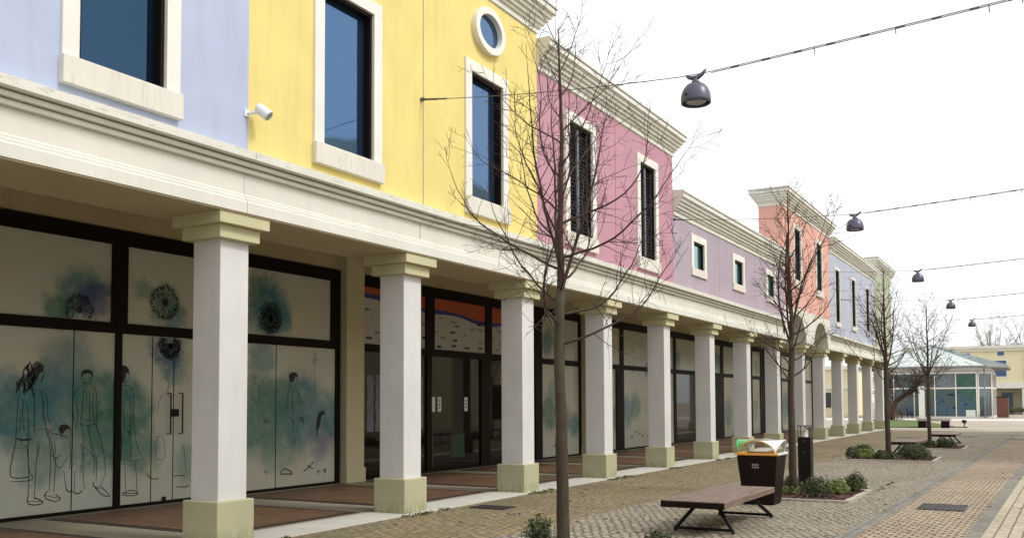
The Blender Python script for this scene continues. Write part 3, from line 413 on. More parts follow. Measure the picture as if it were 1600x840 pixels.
strip('tan_paver_paving', bR1, lambda y: 12.0, -.004, 'tan_paver')
MB_ = MB().prism([(-40, 56.2), (30, 62.2), (30, 63.2), (-40, 57.2)], -.02, .02)
struct('plaza_kerb', MB_, 'plaza_light')
sheet('plaza_walkway', [(-60, 84), (60, 84), (60, 96.5), (-60, 96.5)], -.006, 'plaza_light')
# arcade floor
AX0, AX1 = -12.4, -7.99
struct('arcade_floor', MB().box(AX0, -8.66, -14, 59.6, -.05, .012), 'arcade_grey')
struct('arcade_kerb', MB().box(-8.66, AX1, -14, 59.6, -.05, .016), 'concrete_edge')

TC = [-13.8, -10.2, -6.7, -3.15, 0.45, 4.05, 7.66, 11.18, 14.75, 18.32, 21.93, 25.54, 29.24, 33.05, 36.95, 40.75, 44.75, 48.75, 52.95, 57.1]   # near corner of each shaft
tiles, bord = MB(), MB()
for a, b in zip(TC[:-1], TC[1:]):
    y0, y1 = a+.2165+.40, b+.2165-.40
    x0, x1 = -12.12, -8.78
    bord.box(x0, x1, y0, y1, -.02, .020)
    tiles.box(x0+.13, x1-.13, y0+.13, y1-.13, -.02, .024)
struct('arcade_tile_border', bord, 'arcade_dark'); struct('arcade_tile_floor', tiles, 'arcade_tile')

# ------------------------------------------------------------------ the arcade buildings
FX, BX = -7.93, -12.4            # upper wall face, shop front plane
def make_column():
    s_ = .4330; c = -8.13-s_/2; h = s_/2
    sh = MB().box(c-h, c+h, -h, h, .50, 3.48).build('column', 'shaft', None, bevel=.006)
    e = .064
    MB().box(c-h-e, c+h+e, -h-e, h+e, .0, .508).build('plinth', 'plinth', sh, bevel=.014)
    MB().box(c-h-.09, c+h+.09, -h-.09, h+.09, 3.478, 3.628).box(c-h-.17, c+h+.17, -h-.17, h+.17, 3.630, 3.763).build('capital', 'capital', sh, bevel=.005)
    return sh
proto = make_column(); first = [True]
def add_column(y, parent):
    if first[0]: c = proto; first[0] = False; c.parent = parent
    else: c = copy_tree(proto, parent)
    c.location = Vector((0, y, 0)) - parent.location
    return c

def wall_holes(mb, X, ya, yb, za, zb, holes, depth):
    ys = sorted({ya, yb} | {h[0] for h in holes} | {h[1] for h in holes}); zs = sorted({za, zb} | {h[2] for h in holes} | {h[3] for h in holes})
    for i in range(len(ys)-1):
        for j in range(len(zs)-1):
            cy, cz = (ys[i]+ys[i+1])/2, (zs[j]+zs[j+1])/2
            if any(h[0] < cy < h[1] and h[2] < cz < h[3] for h in holes): continue
            mb.poly([(X, ys[i], zs[j]), (X, ys[i+1], zs[j]), (X, ys[i+1], zs[j+1]), (X, ys[i], zs[j+1])])
    xb = X-depth
    mb.poly([(xb, ya, za), (xb, yb, za), (xb, yb, zb), (xb, ya, zb)])
    mb.poly([(X, ya, za), (xb, ya, za), (xb, ya, zb), (X, ya, zb)]); mb.poly([(X, yb, za), (xb, yb, za), (xb, yb, zb), (X, yb, zb)])
    mb.poly([(X, ya, zb), (X, yb, zb), (xb, yb, zb), (xb, ya, zb)])

ENT = [(-9.0, 3.780), (-7.93, 3.780), (-7.93, 3.905), (-7.948, 3.925), (-7.948, 3.950), (-7.965, 3.965), (-7.965, 3.985), (-7.985, 4.005),
       (-7.985, 4.235), (-7.998, 4.237), (-7.990, 4.250), (-7.930, 4.252), (-7.930, 4.295), (-7.965, 4.297), (-7.965, 4.310), (-7.880, 4.312), (-7.880, 4.355), (-7.93, 4.357), (-7.93, 4.372), (-7.81, 4.374), (-7.80, 4.38), (-7.80, 4.470), (-7.935, 4.478), (-9.0, 4.478)]
def entablature(ya, yb, parent):
    o = MB().prism_y(ENT, ya+.003, yb-.003).build('entablature', 'cornice', parent)
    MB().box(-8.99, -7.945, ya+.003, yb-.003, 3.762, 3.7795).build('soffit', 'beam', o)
    return o
def cornice(ya, yb, z0, h, left, right, parent, depth=.85):
    outs = [.03, .07, .12, .17, .22, .28, .29]
    hs_ = [.20, .10, .13, .12, .13, .22, .10]; z = z0; mb = MB(); tot = sum(hs_)
    for o, q in zip(outs, hs_):
        dz = q/tot*h
        for (oo, za_, zb_) in ((max(0, o-.035), z, z+dz*.16), (o, z+dz*.16, z+dz*.999)):
            mb.box(FX-depth-(oo if left or right else 0), FX+oo, ya-(oo if left else -.002), yb+(oo if right else -.002), za_, zb_)
        z += dz
    c = mb.build('cornice', 'cornice', parent)
    MB().box(FX-depth, FX+.297, ya-(.297 if left else -.01), yb+(.297 if right else -.01), z-.115*h, z-.085*h).build('flashing', 'flash', c)
    return c

def window(yc, w, z0, z1, parent, kind='glass', glass='blueglass', trim=.18, sill=.27, wide=True, inset=.13):
    """opening yc +- w/2, z0..z1; trim around it, a heavy sill below"""
    a, b = yc-w/2, yc+w/2; X = FX
    mb = MB()
    mb.box(X-.02, X+.035, a-trim, a, z0, z1).box(X-.02, X+.035, b, b+trim, z0, z1).box(X-.02, X+.035, a-trim, b+trim, z1+.0005, z1+trim)
    win = mb.build('window', 'offwhite', parent, bevel=.004)
    if sill:
        e = .012 if wide else 0
        MB().box(X-.02, X+.075 if wide else X+.05, a-trim-e, b+trim+e, z0-sill, z0-.001).build('sill', 'sill', win, bevel=.006)
    # dark frame lining the reveal
    t = .045; d = inset
    f = MB().box(X-d, X-.012, a, a+t, z0, z1).box(X-d, X-.012, b-t, b, z0, z1).box(X-d, X-.012, a+t, b-t, z1-t, z1).box(X-d, X-.012, a+t, b-t, z0, z0+t*.6)
    f.build('frame', 'darkframe', win)
    if kind == 'glass':
        MB().box(X-d-.02, X-d+.01, a+t, b-t, z0+t*.6, z1-t).build('pane', glass, win)
    else:
        for (p, q) in ((a+t, yc-.03), (yc+.03, b-t)):
            sh = MB(); fr = .045
            sh.box(X-.10, X-.06, p, p+fr, z0+t*.6, z1-t).box(X-.10, X-.06, q-fr, q, z0+t*.6, z1-t)
            zz = z0+t*.6+.02
            while zz < z1-t-.03:
                sh.poly([(X-.112, p+fr, zz+.04), (X-.112, q-fr, zz+.04), (X-.066, q-fr, zz), (X-.066, p+fr, zz)]); zz += .075
            sh.box(X-.14, X-.118, p+.002, q-.002, z0+t*.6, z1-t)
            sh.build('shutter', 'grill', win)
        MB().box(X-.095, X-.05, yc-.028, yc+.028, z0+t*.6, z1-t).build('meeting_bar', 'grill_light', win)
    return win
def vjoint(y, z0, z1, parent, mat='joint', X=FX):
    return MB().box(X-.01, X+.003, y-.009, y+.009, z0, z1).build('wall_joint', mat, parent)

def building(name, label, ya, yb, ztop, corh, mat, wins, cols, left=False, right=False, joints=(), jm='joint', zbase=4.475, arches=False, round_win=None):
    B = thing(name, (FX, (ya+yb)/2, 0), label, 'building', 'coloured arcade buildings in a row')
    holes = [(w['yc']-w['w']/2, w['yc']+w['w']/2, w['z0'], w['z1']) for w in wins]
    mb = MB(); wall_holes(mb, FX, ya, yb, zbase, ztop, holes, .85)
    mb.build('upper_wall', mat, B)
    if not arches: entablature(ya, yb, B)
    cornice(ya, yb, ztop-.002, corh, left, right, B)
    for w in wins: window(parent=B, **w)
    for j in joints:
        vjoint(j, zbase+.01, ztop-.01, B, jm)
        if not arches: MB().box(-7.995, -7.982, j-.006, j+.006, 4.006, 4.235).build('frieze_joint', 'joint', B)
    for c in cols: add_column(TC[c]+.2165, B)
    # inside of the arcade: soffit, back wall over the shop fronts, mass of the shops behind
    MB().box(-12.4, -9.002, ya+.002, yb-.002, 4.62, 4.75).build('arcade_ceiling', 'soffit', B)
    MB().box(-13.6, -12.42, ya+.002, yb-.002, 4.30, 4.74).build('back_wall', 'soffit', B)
    MB().box(-22, -8.80, ya+.004, yb-.004, 4.76, 5.7).build('roof', 'flash', B)
    return B

bl = building('blue_building', 'pale blue arcade building at the left edge with one blue mirror window', -14.0, 7.87, 8.5, .55, 'blue',  # unseen left stretch added to keep open sky out of the arcade
    [dict(yc=-4.65, w=1.02, z0=4.86, z1=7.6, glass='deepblueglass'), dict(yc=-1.1, w=1.02, z0=4.86, z1=7.6, glass='deepblueglass'), dict(yc=2.55, w=1.02, z0=4.86, z1=7.6, glass='deepblueglass'), dict(yc=6.17, w=1.02, z0=4.86, z1=7.6, glass='deepblueglass')], [0, 1, 2, 3, 4, 5, 6], joints=(4.27,))
ye = building('yellow_building', 'tall yellow arcade building with two blue mirror windows and an oval window', 7.87, 14.97, 8.29, .55, 'yellow',
    [dict(yc=9.66, w=1.02, z0=4.88, z1=6.92), dict(yc=13.2, w=1.0, z0=4.88, z1=6.92)], [7, 8], left=False, right=True, joints=(11.38,))
pk = building('pink_building', 'pink arcade building with two dark shuttered windows behind the nearest tree', 14.97, 22.12, 7.64, .58, 'pink',
    [dict(yc=16.8, w=1.05, z0=4.88, z1=7.06, kind='shutter'), dict(yc=20.4, w=.95, z0=4.88, z1=7.06, kind='shutter')], [9, 10], right=True, joints=(18.55,), jm='joint_red')
li = building('lilac_building', 'low lilac arcade building with three small square windows', 22.12, 33.40, 6.20, .62, 'lilac',
    [dict(yc=24.05, w=.88, z0=5.08, z1=5.78, glass='tealwin', sill=.20, wide=False, inset=.08), dict(yc=27.75, w=.88, z0=5.08, z1=5.78, glass='tealwin', sill=.20, wide=False, inset=.08), dict(yc=31.5, w=.88, z0=5.08, z1=5.78, glass='tealwin', sill=.20, wide=False, inset=.08)], [11, 12, 13], joints=(25.85, 29.62))
sa = building('salmon_building', 'salmon orange arcade building with tall cornice and arched openings below', 33.40, 41.40, 8.50, .62, 'salmon',
    [dict(yc=35.5, w=1.0, z0=6.05, z1=7.95, kind='shutter', trim=.16), dict(yc=39.3, w=1.0, z0=6.05, z1=7.95, kind='shutter', trim=.16)], [14, 15], left=True, right=True, zbase=5.02, arches=True)
pe = building('periwinkle_building', 'periwinkle blue arcade building with three narrow dark windows', 41.40, 53.40, 7.95, .62, 'blue2',
    [dict(yc=43.1, w=.95, z0=5.05, z1=7.35, kind='shutter', trim=.12, sill=.2), dict(yc=47.05, w=.95, z0=5.12, z1=7.35, kind='shutter', trim=.12, sill=.2), dict(yc=51.1, w=.95, z0=5.15, z1=7.35, kind='shutter', trim=.12, sill=.2)], [16, 17, 18])
sg = building('sage_building', 'sage green end building of the arcade row, its cornice the farthest', 53.40, 59.6, 8.7, .6, 'sage',
    [dict(yc=56.6, w=.9, z0=5.3, z1=7.6, kind='shutter', trim=.12, sill=.2)], [19], left=True, right=True)

# arched band under the salmon wall
mb = MB(); ya, yb = 33.403, 41.397; xf, xb = -7.93, -9.0
arcs = [(35.55, 1.35, 3.50, 1.28), (39.55, 1.45, 3.50, 1.28)]
def arch_z(y):
    for c, rx, zs, rz in arcs:
        if abs(y-c) < rx: return zs + rz*sqrt(max(0, 1-((y-c)/rx)**2)) if True else 0
    return 3.78
ys = [ya]
for c, rx, zs, rz in arcs:
    ys += [c-rx*cos(pi*i/28) for i in range(29)]
ys.append(yb)
for i in range(len(ys)-1):
    y0, y1 = ys[i], ys[i+1]; m = (y0+y1)/2
    inside = any(abs(m-c) < rx for c, rx, zs, rz in arcs)
    z0 = max(3.78, arch_z(y0)) if inside else 3.78; z1 = max(3.78, arch_z(y1)) if inside else 3.78
    for X in (xf, xb): mb.poly([(X, y0, z0), (X, y1, z1), (X, y1, 5.02), (X, y0, 5.02)])
    mb.poly([(xf, y0, z0), (xb, y0, z0), (xb, y1, z1), (xf, y1, z1)])
mb.poly([(xf, ya, 5.02), (xf, yb, 5.02), (xb, yb, 5.02), (xb, ya, 5.02)])
mb.build('arched_band', 'cream', sa)

# oval window on the yellow wall
def oval(cy, cz, ry, rz, parent):
    def ring(r0, r1, x0, x1, seg=40):
        mb = MB(); n = 0
        for k in range(seg):
            for (r, x) in ((r0, x0), (r1, x0), (r1, x1), (r0, x1)):
                a = 2*pi*k/seg; mb.v.append((x, cy+(ry+r)*cos(a), cz+(rz+r)*sin(a)))
        for k in range(seg):
            q = (k+1) % seg
            for e in range(4):
                g = (e+1) % 4; mb.f.append((4*k+e, 4*q+e, 4*q+g, 4*k+g))
        return mb
    w = ring(0, .11, FX-.01, FX+.10).build('window', 'offwhite', parent)
    mb = MB(); mb.poly([(FX+.012, cy+(ry)*cos(2*pi*k/40), cz+(rz)*sin(2*pi*k/40)) for k in range(40)]); mb.build('pane', 'blueglass', w)
    return w
oval(13.2, 7.72, .36, .27, ye)
# rendered pilasters between the shop fronts
def pilaster(y, parent):
    p = MB().box(-12.44, -12.22, y-.28, y+.28, .012, 4.62).build('pilaster', 'pilaster', parent)
    MB().box(-12.45, -12.19, y-.30, y+.30, .014, .30).build('pilaster_base', 'pilaster', p)
pilaster(3.9, bl); pilaster(15.15, pk); pilaster(26.42, li); pilaster(37.75, sa); pilaster(48.2, pe); pilaster(59.2, sg)

# shop fronts: frame grid + panes
def shopfront(ya, yb, uprights, low_up, label, parent):
    """uprights = [(y0,y1)] full-height above the transom; low_up below it"""
    f = MB(); X0, X1 = -12.47, -12.36
    f.box(X0, X1, ya, yb, 4.045, 4.27)
    f.box(X0, X1-.001, ya, yb, 2.685, 2.845)
    f.box(X0, X1, ya, yb, .0, .06)
    for a, b in uprights: f.box(X0, X1-.002, a, b, 2.845, 4.045)
    for a, b in low_up: f.box(X0, X1-.002, a, b, .06, 2.685)
    return f.build('shopfront', 'darkframe', parent, label=label)
def pane(ya, yb, z0, z1, mat, parent, name='pane', X=-12.40):
    return MB().box(X-.02, X, ya, yb, z0, z1).build(name, mat, parent)
def ribbon(mb, pts, w, X):
    for (y0, z0), (y1, z1) in zip(pts[:-1], pts[1:]):
        dy, dz = y1-y0, z1-z0; L = sqrt(dy*dy+dz*dz)
        if L < 1e-5: continue
        ny, nz = -dz/L*w/2, dy/L*w/2; ey, ez = dy/L*w*.35, dz/L*w*.35
        mb.poly([(X, y0-ny-ey, z0-nz-ez), (X, y1-ny+ey, z1-nz+ez), (X, y1+ny+ey, z1+nz+ez), (X, y0+ny-ey, z0+nz-ez)])
def smooth_pts(p):
    if len(p) < 3: return p
    for _ in range(2):
        q = [p[0]]
        for a, b in zip(p[:-1], p[1:]):
            q += [(a[0]*.75+b[0]*.25, a[1]*.75+b[1]*.25), (a[0]*.25+b[0]*.75, a[1]*.25+b[1]*.75)]
        q.append(p[-1]); p = q
    return p
def seedhead(mb, y, z, r, X, rnd, clip=None):
    ok = lambda a, b: clip is None or (clip[0] < b < clip[1])
    def rib(p, w):
        if all(ok(*q) for q in p): ribbon(mb, p, w, X)
    for k in range(34):
        a = 2*pi*k/34+rnd.uniform(-.05, .05); q = r*rnd.uniform(.8, 1.0)
        rib([(y+.05*cos(a), z+.05*sin(a)), (y+q*cos(a), z+q*sin(a))], .006)
        for d in (-.35, 0, .35):
            rib([(y+q*.82*cos(a), z+q*.82*sin(a)), (y+q*1.04*cos(a+d*.35), z+q*1.04*sin(a+d*.35))], .010)
    for k in range(30):
        a = rnd.uniform(0, 2*pi); q = r*rnd.uniform(.35, .75)
        rib([(y+q*cos(a), z+q*sin(a)), (y+(q+.03)*cos(a+.12), z+(q+.03)*sin(a+.12))], .012)
    c = r*.2; pts = [(X+.0006, y+c*cos(2*pi*k/12), z+c*sin(2*pi*k/12)) for k in range(12)]
    if all(ok(0, p[2]) for p in pts): mb.poly(pts)

# yellow building's shop front, covered by a watercolour film
s1 = shopfront(4.22, 14.84, [(4.22, 4.5), (6.85, 7.12), (9.5, 9.78), (12.02, 12.28), (14.57, 14.84)], [(4.22, 4.5), (6.9, 7.0), (9.58, 9.69), (12.05, 12.16), (14.72, 14.84)],
    'shop front covered with watercolour film of sketched people and seed heads', ye)
for a, b in ((4.5, 6.85), (7.12, 9.5), (9.78, 12.02), (12.28, 14.57)): pane(a, b, 2.845, 4.045, 'mural_a', s1)
for a, b in ((4.5, 6.9), (7.0, 9.58), (9.69, 12.05), (12.16, 14.72)): pane(a, b, .06, 2.685, 'mural_a', s1)
XI = -12.396
mb = MB()
for w, pts in STROKES: ribbon(mb, (lambda q: q if w > .0135 else smooth_pts(q))([tuple(p) for p in pts]), w*1.1, XI)
for h in HAIR: mb.poly([(XI+.0005, y, z) for y, z in h])
mb.build('drawing', 'ink', s1)
rnd = random.Random(8)
for i, (y, z, r) in enumerate(HEADS):
    mb = MB(); r *= 1.14
    z = max(z, 2.99) if i == 0 else z
    seedhead(mb, y, z, r, XI, rnd, (2.85, 4.04) if i != 2 else (1.0, 2.68))
    if i == 3: seedhead(mb, y, z, r*.8, XI, rnd, (2.85, 4.04)); seedhead(mb, y, z, r*.6, XI, rnd, (2.85, 4.04))
    if i == 2: seedhead(mb, y, z, r*.8, XI, rnd, (1.0, 2.68))
    mb.build('seed_head_drawing', 'ink', s1)
for y in (8.88, 10.28, 10.71, 13.06): MB().box(-12.405, -12.394, y-.006, y+.006, .06, 2.685).build('panel_seam', 'darkframe', s1)
def pull(y, z0, z1, parent, mat='black_metal'):
    x = BX+.07
    MB().tube([(BX, y, z0), (x, y, z0), (x, y, z1), (BX, y, z1)], .012, 8).build('door_handle', mat, parent)
pull(10.60, 1.12, 1.78, s1); pull(10.84, 1.12, 1.78, s1)
MB().box(BX, BX+.03, 10.66, 10.80, 1.40, 1.52).build('door_lock', 'black_metal', s1)
MB().box(BX, BX+.03, 10.50, 10.56, .06, .12).build('door_stop', 'black_metal', s1)

# second shop front: dark glass with printed panels
s2 = shopfront(15.45, 26.14, [(15.45, 15.58), (17.87, 18.22), (20.53, 20.83), (23.18, 23.60), (26.0, 26.14)], [(15.45, 15.6), (17.9, 18.10), (20.28, 20.72), (23.18, 23.60), (26.02, 26.14)],
    'shop front of dark glass with orange banded poster panels and a double door', pk)
BANDS = ((15.58, 17.87), (18.22, 20.53), (20.83, 23.18))
for a, b in BANDS: pane(a, b, 2.845, 4.045, 'poster_print', s2, 'poster_panel')
pane(23.6, 26.0, 2.845, 4.045, 'mural_b', s2)
for a, b in ((15.6, 17.9), (18.10, 20.28), (20.72, 23.18)): pane(a, b, .06, 2.685, 'shopglass', s2)
pane(23.6, 26.02, .06, 2.685, 'mural_b', s2)
rnd = random.Random(5)
def waveband(y): return 3.86 - .045*(y-18.2) + .03*sin((y-18.2)*2.3)
for a, b in BANDS:
    og, bp, mk, lk = MB(), MB(), MB(), MB()
    n = 14
    for i in range(n):
        y0, y1 = a+(b-a)*i/n, a+(b-a)*(i+1)/n; f0, f1 = waveband(y0)-.08, waveband(y1)-.08
        og.poly([(XI, y0, f0), (XI, y1, f1), (XI, y1, 4.045), (XI, y0, 4.045)])
        bp.poly([(XI, y0, f0-.09+.02*sin(y0*3)), (XI, y1, f1-.09+.02*sin(y1*3)), (XI, y1, f1-.001), (XI, y0, f0-.001)])
    for r in range(5):
        for c in range(4):
            y = a+.26+(b-a-.55)*(c+.35*(r % 2)-.1)/3+rnd.uniform(-.12, .12); z = 2.96+.15*r+rnd.uniform(-.04, .03); w = rnd.uniform(.12, .30)
            if rnd.random() < .15: continue
            t = rnd.random(); dst = mk if rnd.random() < .6 else lk
            if t < .62:
                m = int(w/.028)
                for q in range(m):
                    hh = rnd.uniform(.02, .045); dst.poly([(XI, y+q*.03-w/2, z), (XI, y+q*.03+.02-w/2, z), (XI, y+q*.03+.02-w/2, z+hh), (XI, y+q*.03-w/2, z+hh)])
            elif t < .85:
                dst.poly([(XI, y+w/2*cos(u*pi/6), z+.03*sin(u*pi/6)) for u in range(12)])
            else:
                ribbon(dst, [(y-w/3, z-.03), (y, z+.045), (y+w/3, z-.01)], .022, XI)
    og.build('orange_print', 'orange_print', s2); bp.build('blue_print', 'blue_print', s2); mk.build('printed_mark', 'ink', s2); lk.build('printed_mark', 'ink_soft', s2)
for y in (18.20, 18.46, 19.62):
    st = MB().box(BX+.0005, BX+.004, y-.075, y+.075, 1.40, 1.74).build('sticker', 'paper', s2)
    if y > 18.3:
        m2 = MB()
        for q in range(3): m2.box(BX+.004, BX+.006, y-.03, y+.03, 1.47+q*.08, 1.51+q*.08)
        m2.build('sticker_mark', 'ink_soft', s2)
MB().box(BX, BX+.025, 18.14, 18.17, .12, 1.02).build('door_edge', 'steel', s2)
for q in ((16.2, 16.75, 1.95, 2.45), (21.3, 21.75, 2.05, 2.38)): MB().box(-12.399, -12.397, *q).build('orange_sign', 'orange_print', s2)
MB().box(BX, BX+.002, 18.95, 19.55, .30, .85).build('green_poster', 'green_print', s2)
for y, w in ((15.86, .22), (16.12, .16), (16.5, .26), (17.72, .14)):
    mb = MB(); z = 1.0
    for q in range(8): mb.poly([(BX+.002, y-w/2+.015*sin(q*2+y), z+q*.15), (BX+.002, y+w/2+.02*sin(q*3), z+q*.15), (BX+.002, y+w/2+.02*sin(q*3+3), z+q*.15+.15), (BX+.002, y-w/2+.015*sin(q*2+2+y), z+q*.15+.15)])
    mb.build('garment_display', 'garment', s2)
mb = MB()
for y0, y1, z0, z1 in ((23.9, 24.15, 1.75, 2.0),): 
    for q in range(5): ribbon(mb, [(24.6+q*.01, 1.72+q*.05), (24.68-q*.012, 1.76+q*.05)], .03, XI)
ribbon(mb, smooth_pts([(24.5, 1.6), (24.42, 1.3), (24.45, .9), (24.4, .5)]), .010, XI); ribbon(mb, smooth_pts([(24.75, 1.6), (24.85, 1.2), (24.75, .8), (24.8, .5)]), .010, XI)
ribbon(mb, [(24.3, .36), (24.7, .38), (24.72, .46)], .03, XI)
mb.build('drawing', 'ink', s2)
MB().poly([(BX+.003, 23.38+.11*cos(u*pi/8), 3.05+.24*sin(u*pi/8)) for u in range(16)]).build('round_sticker', 'paper', s2)

# third shop front
s3 = shopfront(26.74, 37.42, [(26.74, 26.95), (29.22, 29.50), (31.85, 32.1), (34.42, 34.66), (37.2, 37.42)], [(26.74, 26.95), (28.86, 29.50), (31.85, 32.1), (34.42, 34.66), (37.2, 37.42)],
    'third shop front along the arcade, its film faded and partly peeled', li)
for a, b in ((26.95, 29.22), (29.5, 31.85), (32.1, 34.42), (34.66, 37.2)): pane(a, b, 2.845, 4.045, 'mural_c', s3)
for a, b in ((26.95, 28.86), (29.5, 31.85), (32.1, 34.42)): pane(a, b, .06, 2.685, 'mural_c', s3)
pane(34.66, 37.2, .06, 2.685, 'shopglass', s3)
mb = MB()
for (y, z) in ((30.6, .55), (30.9, .5), (31.2, .42), (31.7, .4), (30.2, .4), (33.0, .45)): ribbon(mb, [(y-.09, z), (y+.09, z+.02), (y+.1, z+.07)], .035, XI)
for (y, z) in ((30.3, 3.5), (31.75, 2.5), (31.5, 1.3), (31.4, 1.7)): ribbon(mb, [(y, z), (y+.05, z-.14)], .03, XI)
mb.build('drawing', 'ink', s3)
# fourth and fifth
s4 = shopfront(38.06, 47.9, [(38.06, 38.3), (40.4, 40.75), (42.9, 43.15), (45.2, 45.45), (47.0, 47.9)], [(38.06, 38.3), (39.5, 40.78), (42.9, 43.15), (45.2, 45.45), (46.9, 47.9)],
    'fourth shop front with a dark recessed doorway', sa)
for a, b in ((38.3, 40.4), (40.75, 42.9), (43.15, 45.2), (45.45, 47.0)): pane(a, b, 2.845, 4.045, 'mural_d', s4)
pane(38.3, 39.5, .06, 2.685, 'mural_d', s4)
for a, b in ((40.78, 42.9), (43.15, 45.2), (45.45, 46.9)): pane(a, b, .06, 2.685, 'mural_d', s4)
s5 = shopfront(48.5, 58.9, [(48.5, 48.7), (51.0, 51.2), (53.6, 53.9), (56.2, 56.4), (58.7, 58.9)], [(48.5, 48.7), (51.0, 51.2), (53.6, 53.9), (56.2, 56.4), (58.7, 58.9)],
    'farthest shop front with a blue film', pe)
for a, b in ((48.7, 51.0), (51.2, 53.6), (53.9, 56.2), (56.4, 58.7)):
    pane(a, b, 2.845, 4.045, 'mural_d', s5); pane(a, b, .06, 2.685, 'mural_d', s5)
# first shop front, left of the picture
s0 = shopfront(-.5, 3.58, [(-.5, -.3), (1.4, 1.6), (3.4, 3.58)], [(-.5, -.3), (1.4, 1.6), (3.4, 3.58)], 'shop front beside the left edge', bl)
for a, b in ((-.3, 1.4), (1.6, 3.4)): pane(a, b, 2.845, 4.045, 'mural_a', s0); pane(a, b, .06, 2.685, 'mural_a', s0)
MB().box(-12.5, -12.35, -13.9, -.52, 0, 4.29).build('side_wall', 'pilaster', bl)  # unseen, backs the stretch added to shade the arcade
# solid mass of the shops behind the fronts
for B, a, b in ((bl, -14, 7.87), (ye, 7.87, 14.97), (pk, 14.97, 22.12), (li, 22.12, 33.4), (sa, 33.4, 41.4), (pe, 41.4, 53.4), (sg, 53.4, 59.6)):
    MB().box(-22, -12.48, a+.004, b-.004, .0, 4.3).build('shop_body', 'taupe', B)

# ------------------------------------------------------------------ things on the buildings
fl = thing('wall_floodlight', (FX, 7.86, 4.85), 'small white cylindrical floodlight on the joint between blue and yellow walls', 'floodlight')
MB().tube([(FX, 7.84, 4.93), (FX+.10, 7.86, 4.93), (FX+.14, 7.90, 4.93)], .018, 8).box(FX, FX+.02, 7.80, 7.88, 4.89, 4.97).build('bracket', 'white_metal', fl)
ax = Vector((.62, .30, -.55)).normalized(); c0 = Vector((FX+.13, 7.90, 4.99))
MB().tube([c0-ax*.02, c0, c0+ax*.15, c0+ax*.162], [.045, .060, .066, .064], 20).build('housing', 'white_metal', fl, smooth=False, bevel=.004)
MB().tube([c0+ax*.1625, c0+ax*.166], [.052, .05], 20).build('lens', 'grey_lens', fl)
# small loudspeaker box under the soffit
tag(MB().box(-8.9, -8.75, 23.6, 23.9, 3.62, 3.76).build('ceiling_box', 'flash'), 'small grey box under the arcade soffit past the fifth column', 'box')

